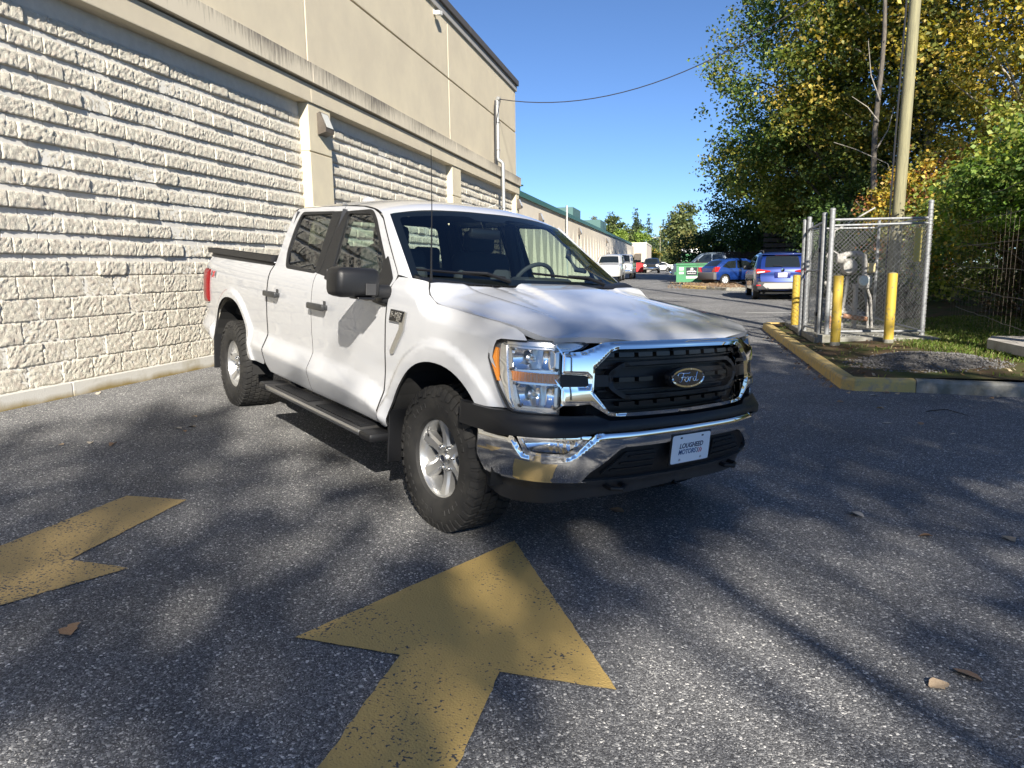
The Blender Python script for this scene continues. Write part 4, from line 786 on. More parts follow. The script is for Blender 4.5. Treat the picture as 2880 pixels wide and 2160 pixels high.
for xw in (0, -3.693):
    for sg in (-1, 1):
        if rim_proto is None:
            rim_proto = rim_mesh().build('wheel', M_ALLOY, truck, True, 30); w_ = rim_proto
            link('tyre', tyre_me, w_, scale=(.985, 1, .985))
            for k in range(6):
                a = 2 * math.pi * k / 6 + math.radians(30); MB().lathe([(0, -.088), (.008, -.086), (.0115, -.078), (.0115, -.055)], 10, 'Y', (.068 * math.cos(a), 0, .068 * math.sin(a))).build('lug_nut', M_CHROME, w_, True)
            MB().lathe([(0, -.086), (.026, -.084), (.034, -.078), (.038, -.055)], 24, 'Y').build('centre_cap', M_SATIN, w_, True, 50); MB().lathe([(0, -.0866), (.018, -.0862), (.0185, -.084)], 20, 'Y').build('cap_badge', M_BADGE, w_)
            MB().lathe([(.06, -.0), (.165, -.0), (.165, .02), (.06, .02)], 36, 'Y').build('brake_disc', M_GREY, w_); MB().bbox(-.17, -.08, -.02, .04, -.07, .07, .01).build('brake_caliper', M_DARK, w_)
            MB().tube([(-.195, -.085, .03), (-.17, -.092, .03)], .005, 6).build('valve_stem', M_BLK, w_)
        else: w_ = copy_tree(rim_proto, truck)
        w_.location = (xw, sg * .845, .413); w_.scale = (1, -sg, 1); w_.rotation_euler = (0, .2 if xw else .42, 0)
MB().tube([(-3.693, -.8, .413), (-3.693, .8, .413)], .05, 8).build('rear_axle', M_DARK, truck)
# ---- cabin
def seat(x, y, w, name='seat', hr=True):
    s = MB(); s.bbox(x - .25, x + .27, y - w, y + w, .82, 1.0, .06); s.bbox(-.08, .08, y - w, y + w, 0, .66, .06, Matrix.Translation((x - .28, 0, .93)) @ Matrix.Rotation(-.28, 4, 'Y')); o = s.build(name, M_SEAT, truck, True, 60)
    return o
for yy in (-.40, .40):
    o = seat(-1.18, yy, .26); MB().bbox(-1.72, -1.60, yy - .14, yy + .14, 1.555, 1.74, .05).build('headrest', M_SEAT, o, True, 60); MB().tube([(-1.64, yy - .07, 1.45), (-1.66, yy - .07, 1.6)], .008, 6).build('headrest_post', M_SATIN, o)
o = seat(-2.28, 0, .66, 'rear_seat')
for yy in (-.45, .0, .45): MB().bbox(-2.60, -2.52, yy - .13, yy + .13, 1.44, 1.60, .035).build('headrest', M_SEAT, o, True, 60)
dash = tpanel('dashboard', [(-.46, -.80), (-.46, .80), (-.62, .84), (-.86, .80), (-.86, -.80), (-.62, -.84)], lambda u, v: np.stack([u, v, 1.335 - .02 * np.abs(v) + .04 * np.exp(-((v - .40) / .22) ** 2) * sms((-.55 - u) / .2) - .06 * sms((-.80 - u) / .06)], -1), M_TRIM, .04, .45)
MB().bbox(-.92, -.72, .16, .62, 1.33, 1.405, .03).build('instrument_hood', M_TRIM, dash, True)
MB().bbox(-.90, -.84, -.14, .16, 1.12, 1.34, .015).build('centre_screen', M_BLKG, dash)
sw = empty('steering_wheel', parent=truck); sw.matrix_local = frame_mat((-.93, .40, 1.335), (0, 1, 0), (.42, 0, .9), (.9, 0, -.42))
MB().tube([(.185 * math.cos(a), .185 * math.sin(a), 0) for a in np.linspace(0, 2 * math.pi, 32)[:-1]], .016, 8, closed=True).build('wheel_rim', M_TRIM, sw, True)
MB().bbox(-.075, .075, -.07, .06, -.03, .02, .02).box(-.18, .18, -.02, .02, -.012, .008).box(-.02, .02, -.18, 0, -.012, .008).build('wheel_hub', M_TRIM, sw)
MB().tube([(-.93, .735, 1.57), (-.905, .73, 1.635), (-.86, .725, 1.625), (-.72, .76, 1.505), (-.775, .775, 1.47), (-.86, .765, 1.475)], .022, 8, closed=True).build('grab_handle', M_TRIM, truck, True)
rv = MB().bbox(-1.03, -.99, -.13, .13, 1.66, 1.73, .015).build('rear_view_mirror', M_BLKG, truck, True); MB().tube([(-1.01, 0, 1.73), (-1.06, 0, 1.80)], .012, 6).build('mirror_stem', M_BLKG, rv)
for sg in (-1, 1):
    tpanel('door_card', [(-.62, .55), (-2.64, .55), (-2.64, 1.34), (-1.75, 1.32), (-1.1, 1.27), (-.80, 1.21), (-.62, 1.21)][::sg], lambda u, v: np.stack([u, sg * (np.minimum(sideW(u, v), .95) - .05), v], -1), M_TRIM, .15, 0)
    MB().tube([(-1.70, sg * .86, 1.32), (-1.70, sg * .725, 1.81)], .05, 8).build('cabin_pillar', M_TRIM, truck); MB().tube([(-2.62, sg * .86, 1.32), (-2.60, sg * .715, 1.81)], .05, 8).build('cabin_pillar', M_TRIM, truck)
MB().box(-2.6, -.6, -.85, .85, .70, .78).build('cabin_floor', M_TRIM, truck)
# ================================================================== SECOND BUILDING AND FAR BUILDINGS
M_CREAM = mat('cream_paint', (.66, .60, .50), .9, col2=(.58, .53, .45), vscale=.8, bump=.2, bscale=80, spec=.2); M_GRN = mat('green_coping', (.04, .13, .10), .5, metal=.2); M_GRNB = mat('green_roof_unit', (.07, .15, .14), .6)
X2 = -5.92
b2 = empty('panel_building', (X2, 50, .4)); tag(b2, 'long cream concrete building with tall pyramid reliefs and green roof edge', 'building')
def w2(o): o.parent = b2; o.matrix_parent_inverse = Matrix.Translation(-b2.location); return o
w2(MB().box(-20, X2, 25.9, 92, -.2, 4.16).build('wall', M_CREAM)); w2(MB().box(-20, X2 + .10, 25.9, 92.05, 4.16, 4.36).build('coping', M_GRN))
rel = MB().add([(0, -.42, -1.3), (0, .42, -1.3), (0, 0, 1.9), (.20, 0, -1.3)], [(0, 3, 2), (3, 1, 2), (0, 1, 3)]); rel_me = mesh('relief', rel.V, rel.F, M_CREAM)
for k in range(40):
    o = w2(link('relief', rel_me)); o.location = (X2 + .002, 26.7 + k * 1.62, 1.75)
for y, z in ((31.2, 3.75), (43.6, 3.75), (60, 3.75)): wall_pack(y, z - .12, X2, {31.2: 'bronze wall light on the cream building just past the block building', 43.6: 'second bronze wall light along the cream panel building', 60: 'third bronze wall light, far along the cream panel building'}[y], 1.25)
w2(MB().tube([(X2 + .12, 38.2, .5), (X2 + .12, 38.2, 4.7)], .06).build('vent_pipe', M_GALV, None, True)); w2(MB().lathe([(0, .25), (.22, .22), (.22, .18), (.09, .15), (.09, -.3)], 12, 'Z', (X2 - .6, 29.8, 4.66)).build('roof_vent', M_GRN))
w2(MB().box(-10, -6.6, 46, 49.5, 4.36, 5.25).build('roof_unit', M_GRNB)); w2(MB().box(-10, -6.7, 63, 68, 4.36, 5.5).build('roof_unit', M_GRNB))
b3 = empty('end_building', (-6, 100, .6)); tag(b3, 'pale pinkish beige building at the far end of the lane with a small awning', 'building')
def w3(o): o.parent = b3; o.matrix_parent_inverse = Matrix.Translation(-b3.location); return o
M_PINK = mat('beige_render', (.62, .54, .44), .9, col2=(.55, .48, .40), vscale=.5)
w3(MB().box(-20, -6.2, 92.5, 101, 0, 4.2).build('wall', M_PINK)); w3(MB().box(-18, -4.55, 101, 118, 0, 4.55).build('wall', M_PINK)); w3(MB().box(-18.05, -4.5, 100.95, 118.05, 4.55, 4.75).build('coping', M_CREAM))
w3(MB().prism([(0, 0), (0, .9), (.9, 0)], lambda u, v: (-6.1, 100.9 - u, 2.4 + v), lambda u, v: (-5.2, 100.9 - u, 2.4 + v)).build('awning', M_BRONZE)); w3(MB().box(-6.0, -5.2, 100.9, 101, .6, 2.35).build('door', M_DGREY))
w3(MB().bbox(-6.19, -5.6, 94.0, 96.2, .5, 2.3, .03).build('utility_cabinet', M_GREY))
M_TOWER = mat('tower_cladding', (.25, .34, .42), .3); M_TOWERW = mat('tower_white', (.45, .46, .47), .5)
tw = empty('tower_block', (-14, 420, 1)); tag(tw, 'distant pale blue tower block showing between the far trees', 'building')
MB().box(-2.2, 2.2, 0, 6, 0, 16.0).build('wall', M_TOWER, tw)
for k in range(5): MB().box(-2.3, 2.3, -.25, 0, 2 + k * 3, 2.6 + k * 3).build('floor_band', M_TOWERW, tw)
MB().box(-2.6, 2.6, -.4, 6, 16.0, 16.7).build('roof', M_TOWERW, tw)

# ================================================================== OTHER VEHICLES
def gpos(x, y): return float(gz(x, y))
M_CGL = mat('car_glass', (.012, .016, .018), .03, spec=.8); M_TL = mat('tail_lamp', (.45, .02, .02), .15, coat=1.0); M_TLC = mat('clear_lamp', (.75, .72, .70), .1, coat=1.0); M_LITE = mat('lit_headlamp', (.9, .85, .7), .2, emit=(1, .85, .6), estr=3.0)
def paintc(n, c): return mat(n, c, .35, .35, .5, 1.0, .02)
def wheel_tree(parent, x, y, r, wd, m_rim, sg, spokes=5):
    rim = MB(); rr = r * .64; rim.lathe([(rr * .96, wd * .3), (rr, wd * .45), (rr * .97, wd * .5), (rr * .86, wd * .40), (rr * .84, .0)], 28, 'Y')
    for k in range(spokes):
        a = 2 * math.pi * k / spokes; ca, sa = math.cos(a), math.sin(a); V = []
        for (rad, hw) in ((.05 * r, .10 * r), (rr * .9, .13 * r)):
            for t in (-hw, hw):
                for yy in (wd * .40, wd * .28): V.append((rad * ca - t * sa, yy, rad * sa + t * ca))
        rim.add(V, [(0, 2, 6, 4), (1, 5, 7, 3), (0, 4, 5, 1), (2, 3, 7, 6)])
    rim.lathe([(0, wd * .44), (.12 * r, wd * .43), (.15 * r, wd * .3)], 16, 'Y')
    o = rim.build('wheel', m_rim, parent, True, 35, loc=(x, y, r), scale=(1, sg, 1))
    MB().lathe([(r * .62, -wd * .45), (r * .70, -wd * .5), (r * .93, -wd * .5), (r, -wd * .38), (r, wd * .38), (r * .93, wd * .5), (r * .70, wd * .5), (r * .62, wd * .45)], 36, 'Y').build('tyre', M_RUB, o, True, 35)
    MB().lathe([(0, .0), (rr * .8, .0)], 20, 'Y').build('brake_disc', M_DARK, o); return o
def car(name, label, cat, loc, heading, hw, top, bottom, wheels, rwheel, m_body, windows, belt, tum=.22, r=.10, glass_spans=(), group=None, m_rim=None, tw=.21, lower=None, mlow=None, spokes=5, arch=None):
    """top: silhouette over the car from rear-bottom to front-bottom; the sides bow out from it with rounded edges"""
    root = empty(name, (loc[0], loc[1], gpos(*loc)), heading); tag(root, label, cat, group); arch = arch or rwheel * 1.13
    tp = [tuple(p) for p in top]; cut = []
    for xc in sorted(wheels): cut += arc(xc, rwheel, arch, arch, 180, 0, 12)
    bz = bottom; poly = tp + [(p[0], max(p[1], bz)) for p in cut[::-1]]
    tpa = np.array(tp)
    def W(x, z, edge=True):
        x = np.asarray(x, float); z = np.asarray(z, float); y = hw - tum * np.clip(z - belt, 0, 9) ** 1.1 * 1.0 - .05 * np.clip((.5 - z) / .4, 0, 1) ** 2 + .012 * np.cos((z - .75) * 6) * (z < belt)
        xs = (tpa[:, 0].min() + tpa[:, 0].max()) / 2; L = (tpa[:, 0].max() - tpa[:, 0].min()) / 2; y = y - .10 * np.clip((np.abs(x - xs) / L - .72) / .28, 0, 1) ** 2
        d = np.full(x.shape, 9.0)
        for a, b in zip(tpa, tpa[1:]):
            e = b - a; t = np.clip(((x - a[0]) * e[0] + (z - a[1]) * e[1]) / max(e @ e, 1e-9), 0, 1); d = np.minimum(d, np.hypot(x - a[0] - t * e[0], z - a[1] - t * e[1]))
        t = np.clip(d / r, 0, 1); return y - r * (1 - np.sqrt(np.clip(1 - (1 - t) ** 2, 0, 1)))
    def S(off): return lambda u, v: np.stack([u, -(W(u, v) + off), v], -1)
    side = panel_mesh('body_side', poly, S(0), .05, .03, False, m_body)
    for sg in (1, -1): link('body_side', side, root, scale=(1, sg, 1))
    # strip over the top
    P = [tpa[0]]
    for a, b in zip(tpa, tpa[1:]):
        k = max(1, int(np.linalg.norm(b - a) / .08)); P += [a + (b - a) * (i + 1) / k for i in range(k)]
    P = np.array(P); ys = W(P[:, 0], P[:, 1]); T = np.linspace(-1, 1, 9); tn = np.gradient(P, axis=0); tn /= np.linalg.norm(tn, axis=1, keepdims=True); nn = np.stack([-tn[:, 1], tn[:, 0]], 1)
    s_ = np.r_[0, np.cumsum(np.linalg.norm(np.diff(P, axis=0), axis=1))]
    def ST(off):
        def f(u, v):
            x, z, y = np.interp(u, s_, P[:, 0]), np.interp(u, s_, P[:, 1]), np.interp(u, s_, ys); nx, nz_ = np.interp(u, s_, nn[:, 0]), np.interp(u, s_, nn[:, 1]); b = .03 * (1 - v ** 2) + off
            return np.stack([x + nx * b, y * v, z + nz_ * b], -1)
        return f
    uu, vv = np.meshgrid(s_, T, indexing='ij'); V = ST(0)(uu.ravel(), vv.ravel()); i = np.arange(len(V)).reshape(uu.shape); F = np.stack([i[:-1, :-1], i[:-1, 1:], i[1:, 1:], i[1:, :-1]], -1).reshape(-1, 4)
    me = fast_mesh('body', V, F, m_body, True); me.set_sharp_from_angle(angle=math.radians(35)); link('body', me, root)
    MB().box(min(p[0] for p in tp) + .15, max(p[0] for p in tp) - .15, -hw + .22, hw - .22, bz - .06, bz + .35).build('underbody', M_DARK, root)
    for wpoly in windows:
        g = panel_mesh('window', round_poly(wpoly, .04), S(.007), .08, .012, False, M_CGL)
        for sg in (1, -1): link('window', g, root, scale=(1, sg, 1))
    for (a, b, w, nm) in glass_spans:
        def atx(p): return s_[np.argmin(np.hypot(P[:, 0] - p[0], P[:, 1] - p[1]))]
        ua, ub = sorted((atx(a), atx(b))); link(nm, panel_mesh(nm, round_poly([(ua, -w), (ub, -w), (ub, w), (ua, w)], .06), ST(.006), .08, .01, False, M_CGL), root)
    if lower is not None:
        g = panel_mesh('lower_trim', lower, S(.006), .08, .02, False, mlow)
        for sg in (1, -1): link('lower_trim', g, root, scale=(1, sg, 1))
    for xc in wheels:
        for sg in (-1, 1): wheel_tree(root, xc, sg * (hw - .11), rwheel, tw, m_rim or M_ALLOY, sg, spokes)
        MB().box(xc - arch, xc + arch, -hw + .25, hw - .25, bz, rwheel + arch * .8).build('wheel_well', M_DARK, root)
    return root, S, ST, W
# ---- blue SUV (rear axle at x=0)
M_BLU = paintc('deep_blue_paint', (.004, .024, .16)); M_SILV = mat('silver_skid', (.36, .355, .34), .45, .3); M_CHAR = mat('charcoal_cladding', (.05, .05, .052), .6)
suv_top = [(-.86, .36), (-.90, .45), (-.90, .66), (-.83, .80), (-.83, 1.02), (-.76, 1.14), (-.52, 1.52), (-.40, 1.60), (-.1, 1.665), (.6, 1.685), (1.2, 1.655), (1.55, 1.58), (2.35, 1.13), (2.55, 1.09), (3.35, .98), (3.55, .80), (3.60, .45), (3.55, .30)]
suv, S_, ST_, W_ = car('blue_suv', 'blue compact SUV with roof rails seen from behind, parked on the sunlit asphalt', 'suv', (3.50, 28.25), math.pi / 2, .92, suv_top, .28, (0, 2.69), .355, M_BLU,
    [[(-.55, 1.16), (-.42, 1.50), (-.02, 1.55), (-.05, 1.12)], [(.02, 1.115), (.05, 1.555), (.72, 1.56), (.75, 1.08)], [(.82, 1.08), (.80, 1.56), (1.40, 1.525), (2.12, 1.13), (2.10, 1.04)]], 1.08, .30, .11,
    [((-.74, 1.17), (-.50, 1.53), .80, 'rear_window'), ((1.60, 1.55), (2.33, 1.145), .86, 'windshield')], lower=[(-.84, .30), (-.86, .52), (-.42, .52), (-.42, .33)], mlow=M_CHAR)
def rearp(root, name, y0, y1, z0, z1, x0, x1, m, b=.02, parent=None): return MB().bbox(x0, x1, y0, y1, z0, z1, b).build(name, m, parent or root, True, 50)
rb_ = rearp(suv, 'rear_bumper', -.86, .86, .36, .66, -.935, -.80, M_CHAR, .05)
MB().prism([(-.66, .52), (-.60, .60), (.60, .60), (.66, .52), (.52, .40), (-.52, .40)], lambda u, v: (-.955, u, v), lambda u, v: (-.90, u, v)).build('skid_plate', M_SILV, rb_)
for s in (-1, 1):
    MB().lathe([(.045, 0), (.045, -.12), (.036, -.12), (.034, 0)], 16, 'X', (-.87, s * .50, .40)).build('exhaust_tip', M_CHROME, rb_, True); rearp(suv, 'reflector', s * .80 - .08, s * .80 + .08, .50, .545, -.95, -.90, M_TL, .01, rb_)
    tl = MB().prism([(.40, 1.00), (.86, .93), (.905, 1.06), (.84, 1.10), (.42, 1.035)], lambda u, v: (-.875, s * u, v), lambda u, v: (-.55, s * u, v)).build('tail_light', M_TL, suv); MB().prism([(.60, .985), (.84, .95), (.86, .995), (.60, 1.02)], lambda u, v: (-.882, s * u, v), lambda u, v: (-.86, s * u, v)).build('clear_lens', M_TLC, tl)
    rl = MB().tube([(-.25, s * .60, 1.665), (-.12, s * .60, 1.735), (.6, s * .60, 1.765), (1.15, s * .59, 1.735), (1.3, s * .58, 1.66)], .022, 8).build('roof_rail', M_CHAR, suv, True)
    mm = MB().bbox(1.72, 1.90, s * 1.0 - .12, s * 1.0 + .12, 1.06, 1.22, .05).build('mirror', M_CHAR, suv, True); MB().tube([(1.78, s * .84, 1.08), (1.80, s * .95, 1.12)], .03).build('mirror_arm', M_CHAR, mm)
pp = rearp(suv, 'license_plate', -.152, .152, .80, .95, -.888, -.872, M_WHITE, .005); rearp(suv, 'plate_recess', -.27, .27, .76, .985, -.876, -.826, mat('plate_recess', (.008, .015, .13), .4), .01)
rearp(suv, 'brake_light', -.24, .24, 1.555, 1.585, -.53, -.48, M_TL, .008); MB().tube([(-.83, 0, 1.18), (-.815, .08, 1.20), (-.79, .32, 1.215)], .012, 6).build('rear_wiper', M_BLK, suv)
MB().lathe([(0, -.008), (.06, -.006), (.065, 0)], 20, 'X', (-.868, 0, 1.05)).build('emblem', M_CHROME, suv); rearp(suv, 'spoiler', -.66, .66, 1.585, 1.62, -.60, -.30, M_BLU, .015)
# ---- blue three-door hatchback
M_BLU2 = paintc('bright_blue_paint', (.008, .042, .22))
hatch_top = [(-.62, .32), (-.68, .42), (-.68, .60), (-.60, .74), (-.58, .92), (-.40, 1.03), (.02, 1.33), (.30, 1.42), (.9, 1.465), (1.5, 1.43), (1.9, 1.30), (2.45, 1.0), (2.65, .96), (3.15, .85), (3.32, .68), (3.36, .40), (3.30, .24)]
hatch, Sh, STh, Wh = car('blue_hatchback', 'blue three door hatchback with a dark grey rear bumper beside the green dumpster', 'car', (1.95, 42.7), math.radians(32), .845, hatch_top, .22, (0, 2.5), .30, M_BLU2,
    [[(-.18, 1.02), (.22, 1.30), (.72, 1.34), (.66, .93), (.15, .93)], [(.76, .93), (.82, 1.35), (1.45, 1.32), (2.05, 1.0), (2.0, .92)]], .93, .33, .11, [((-.38, 1.05), (.0, 1.31), .78, 'rear_window'), ((1.93, 1.28), (2.44, 1.01), .85, 'windshield')], m_rim=mat('white_hubcap', (.68, .68, .68), .4), spokes=7)
rearp(hatch, 'rear_bumper', -.80, .80, .30, .72, -.72, -.50, mat('dark_grey_bumper', (.10, .10, .105), .8), .06)  # rear bumper in one dark grey, unlike the blue body
for s in (-1, 1): MB().prism([(.52, .72), (.82, .74), (.84, 1.0), (.70, .98)], lambda u, v: (-.66 + abs(u) * .0, s * u, v), lambda u, v: (-.36, s * u, v)).build('tail_light', M_TL, hatch); MB().bbox(1.62, 1.75, s * .93 - .1, s * .93 + .1, .92, 1.04, .04).build('mirror', M_BLU2, hatch, True)
for s in (-1, 1): MB().bbox(.85, 1.0, s * .862 - .012, s * .862 + .012, .80, .83, .008).build('door_handle', M_CHROME, hatch)
# ---- grey pickup behind the dumpster
pk_top = [(-1.05, .5), (-1.10, .65), (-1.10, 1.28), (-1.0, 1.33), (1.05, 1.33), (1.10, 1.40), (1.22, 1.80), (1.4, 1.86), (2.4, 1.86), (2.75, 1.78), (3.35, 1.28), (3.6, 1.24), (4.45, 1.14), (4.6, .95), (4.62, .6), (4.55, .42)]
M_GPK = paintc('slate_grey_paint', (.06, .085, .12))
def pickup(name, label, loc, hd, m, group=None, scale=1.0):
    t, S, ST, W = car(name, label, 'pickup truck', loc, hd, .99, pk_top, .45, (0, 3.55), .40, m, [[(1.35, 1.28), (1.42, 1.74), (2.02, 1.76), (2.02, 1.26)], [(2.10, 1.26), (2.10, 1.76), (2.55, 1.74), (3.05, 1.30), (3.05, 1.24)]], 1.22, .27, .10, [((2.78, 1.76), (3.33, 1.30), .86, 'windshield')], tw=.26)
    g = MB().bbox(4.58, 4.68, -.55, .55, .72, 1.08, .03).build('grille', M_BLK, t); MB().bbox(4.55, 4.75, -.95, .95, .46, .70, .05).build('bumper', M_CHROME, t, True)
    for s in (-1, 1): MB().bbox(4.48, 4.64, s * .76 - .17, s * .76 + .17, .84, 1.06, .03).build('headlight', M_TLC, t, True); MB().bbox(2.86, 3.02, s * 1.13 - .13, s * 1.13 + .13, 1.22, 1.44, .04).build('mirror', M_BLK, t, True)
    return t
gp = pickup('grey_pickup', 'slate grey pickup parked sideways behind the green dumpster', (4.0, 50.0), math.pi, M_GPK)
MB().bbox(-1.08, 1.08, -.93, .93, 1.33, 1.42, .03).build('bed_cover', M_BLK, gp)
M_WPAINT = paintc('white_paint', (.72, .72, .70)); wpk = pickup('white_pickup', 'white pickup facing the viewer beside the cream building', (-4.55, 60.5), -math.pi / 2, M_WPAINT)
dpk = pickup('dark_pickup', 'dark pickup with glowing headlights driving up the far lane', (-3.65, 99), -math.pi / 2, paintc('dark_blue_paint', (.02, .028, .05)))
for s in (-1, 1): MB().lathe([(0, .012), (.11, .008), (.13, 0)], 16, 'X', (4.645, s * .76, .95)).build('lit_lamp', M_LITE, dpk)
suv2_top = [(p[0] * 1.05, p[1] * 1.08) for p in suv_top]
car('white_suv', 'white SUV half hidden behind the pickup windshield, nose to the viewer', 'suv', (-4.85, 53.5), -math.pi / 2, .93, suv2_top, .30, (0, 2.82), .37, M_WPAINT, [[(-.5, 1.25), (-.40, 1.60), (.7, 1.66), (.75, 1.18)], [(.85, 1.17), (.82, 1.66), (1.45, 1.63), (2.22, 1.2), (2.2, 1.12)]], 1.15, .28, .11, [((1.70, 1.66), (2.46, 1.23), .86, 'windshield')])
sed_top = [(-.85, .35), (-.9, .5), (-.88, .9), (-.75, 1.0), (-.1, 1.04), (.45, 1.38), (.8, 1.44), (1.4, 1.44), (1.8, 1.36), (2.45, .98), (3.3, .86), (3.5, .65), (3.5, .3)]
for k, (x, y, hd, m, nm, lb) in enumerate(((-1.8, 112, math.pi, M_WPAINT, 'white_sedan', 'tiny white sedan crossing the far end of the lane right of the dark pickup'), (1.6, 116, 0, paintc('black_paint', (.02, .02, .022)), 'dark_sedan', 'tiny dark sedan at the far end of the lane beside the white van'))):
    car(nm, lb, 'car', (x, y), hd, .88, sed_top, .25, (0, 2.65), .32, m, [[(.0, 1.05), (.5, 1.33), (1.2, 1.37), (1.2, 1.0)], [(1.27, 1.0), (1.27, 1.37), (1.75, 1.3), (2.2, 1.0)]], 1.0, .3, .1)
van = empty('white_van', (1.05, 84, gpos(1, 84))); tag(van, 'white and green box van far down the lane, left of the grey pickup', 'van')
MB().bbox(-1.05, 1.05, 0, 4, .5, 2.75, .06).build('box', M_WPAINT, van, True); MB().bbox(-.98, .98, -.02, .02, .9, 2.2, .02).build('rear_door', mat('van_green', (.10, .34, .14), .5), van)
MB().bbox(-.98, .98, 4, 5.4, .5, 1.9, .2).build('cab', M_WPAINT, van, True)
for x in (-.85, .85):
    for y in (.8, 4.6): wheel_tree(van, x, y, .38, .22, M_GREY, 1 if x > 0 else -1).rotation_euler = (0, 0, math.pi / 2)
tr = empty('dark_trailer', (2.6, 62, gpos(2.6, 62))); tag(tr, 'dark open cargo trailer with a raised frame behind the green dumpster', 'trailer')
MB().bbox(-1.7, 1.7, 0, 2, .5, 1.1, .03).build('deck', M_BLK, tr)
for x in (-1.65, 1.65): MB().tube([(x, .1, 1.1), (x, .1, 2.2)], .05).build('post', M_BLK, tr)
MB().tube([(-1.65, .1, 2.2), (1.65, .1, 2.2)], .05).build('rail', M_BLK, tr)
for x in (-1.0, 1.0): wheel_tree(tr, x, -.05, .36, .2, M_GREY, -1)
# ---- dumpsters
def dumpster(name, label, loc, w, d, h, m, rz=0.0):
    r = empty(name, (loc[0], loc[1], gpos(*loc)), rz); tag(r, label, 'dumpster')
    MB().prism([(0, .12), (0, h * .98), (d, h * .86), (d - .15, .12)], lambda u, v: (-w / 2, u, v), lambda u, v: (w / 2, u, v)).build('bin', m, r)
    MB().bbox(-w / 2 - .04, w / 2 + .04, -.05, .03, h * .90, h * .98, .01).build('rim', m, r)
    for k in (-1, 1): MB().bbox(k * w / 4 - w / 4 + .02, k * w / 4 + w / 4 - .02, -.04, d * .98, -.02, .03, .01, Matrix.Translation((0, 0, h)) @ Matrix.Rotation(-.13, 4, 'X')).build('lid', M_BLK, r)
    for k in (-1, 1): MB().bbox(k * (w / 2 + .05) - .05, k * (w / 2 + .05) + .05, .1, d * .7, h * .45, h * .58, .01).build('fork_pocket', m, r); MB().bbox(k * w * .38 - .05, k * w * .38 + .05, 0, d - .2, 0, .12, .01).build('skid', M_DARK, r)
    return r
M_DGRN = mat('dumpster_green', (.055, .23, .105), .6, col2=(.05, .13, .065), vscale=2.2, vlo=.5, vhi=.72); dg = dumpster('green_dumpster', 'green steel dumpster with black sign and white stickers in front of the grey pickup', (.66, 44.6), 1.82, 1.35, 1.24, M_DGRN)
M_SIGNB = mat('sign_black', (.015, .018, .03), .4); M_SIGNW = mat('sign_white', (.75, .75, .72), .5)
MB().bbox(-.34, .28, -.020, -.004, .52, .98, .004).build('sign', M_SIGNB, dg); MB().lathe([(0, -.024), (.075, -.023), (.078, -.02)], 16, 'Y', (-.02, 0, .88)).build('sign_emblem', M_SIGNW, dg)
sc_ = MB()
for k in range(7): sc_.bbox(-.30 + k * .078, -.245 + k * .078, -.026, -.019, .70 + .02 * (k % 2), .765 + .015 * (k % 3), .003)
for k in range(9): sc_.bbox(-.28 + k * .055, -.245 + k * .055, -.026, -.019, .60, .635 + .01 * (k % 2), .003)
sc_.build('sign_print', M_SIGNW, dg)
MB().bbox(-.34, .30, -.018, -.004, .34, .47, .003).build('phone_sign', M_SIGNW, dg)
for x, z, w, h in ((-.62, .90, .26, .17), (-.62, .66, .26, .12), (.50, .92, .22, .14)): MB().bbox(x - w / 2, x + w / 2, -.016, -.004, z - h / 2, z + h / 2, .003).build('sticker', M_SIGNW, dg)
dumpster('red_dumpster', 'small red dumpster at the foot of the far beige building', (-5.35, 99.5), 1.6, 1.2, 1.35, mat('dumpster_red', (.42, .02, .025), .6))
# ================================================================== KERB ISLAND
M_KERBY = mat('yellow_kerb_paint', (.58, .42, .15), .8, col2=(.36, .30, .20), vscale=9, vlo=.48, vhi=.66, bump=.4, bscale=70, spec=.25); M_KERBG = mat('grey_kerb_concrete', (.33, .32, .285), .9, col2=(.17, .165, .13), vscale=5, bump=.4, bscale=60, spec=.2)
def kerb(pts, m, label, z0=None, h=.15, w=.16, group=None):
    """kerb run: pts = outer ground line, body lies to its left"""
    r = empty('kerb', (pts[0][0], pts[0][1], gpos(*pts[0]))); tag(r, label, 'kerb', group)
    for a, b in zip(pts, pts[1:]):
        d = Vector((b[0] - a[0], b[1] - a[1], 0)); L = d.length; d.normalize(); n = Vector((-d.y, d.x, 0)); prof = [(0, -.05), (0.012, h - .03), (.03, h - .006), (.055, h), (w, h), (w, -.05)]
        f = lambda p: (lambda u, v: (p[0] + n.x * u - r.location.x, p[1] + n.y * u - r.location.y, gpos(p[0], p[1]) + v - r.location.z))
        a2 = (a[0] + d.x * .003, a[1] + d.y * .003); b2_ = (b[0] - d.x * .003, b[1] - d.y * .003); MB().prism(prof, f(a2), f(b2_)).build('kerb_stone', m, r)
    return r
kerb([(2.09, 9.44), (1.955, 9.56), (1.955, 11.2), (1.95, 12.9), (1.95, 14.6), (1.94, 16.3), (1.93, 17.6), (1.93, 18.25), (2.02, 18.4), (2.75, 18.4)][::-1], M_KERBY, 'long yellow painted kerb running back along the fenced island')
kerb([(2.09, 9.44), (2.76, 9.40)], M_KERBY, 'short yellow kerb stone at the near corner of the island', group=None)
kerb([(2.762, 9.40), (3.9, 9.22), (5.4, 9.0), (7.5, 8.7)], M_KERBG, 'unpainted grey kerb at the right edge of the photo')
kerb([(.05, 38.2), (1.2, 36.3)], M_KERBY, 'short yellow kerb on the leaf strewn island in front of the dumpster'); kerb([(1.2, 36.3), (2.05, 34.9), (2.9, 34.6)], M_KERBG, 'dark bare kerb between the yellow far kerb and the blue SUV')
M_SOIL = mat('island_soil', (.105, .07, .042), .95, col2=(.06, .075, .022), vscale=1.6, vlo=.40, vhi=.62, bump=.9, bscale=40, bdetail=6, spec=.15)
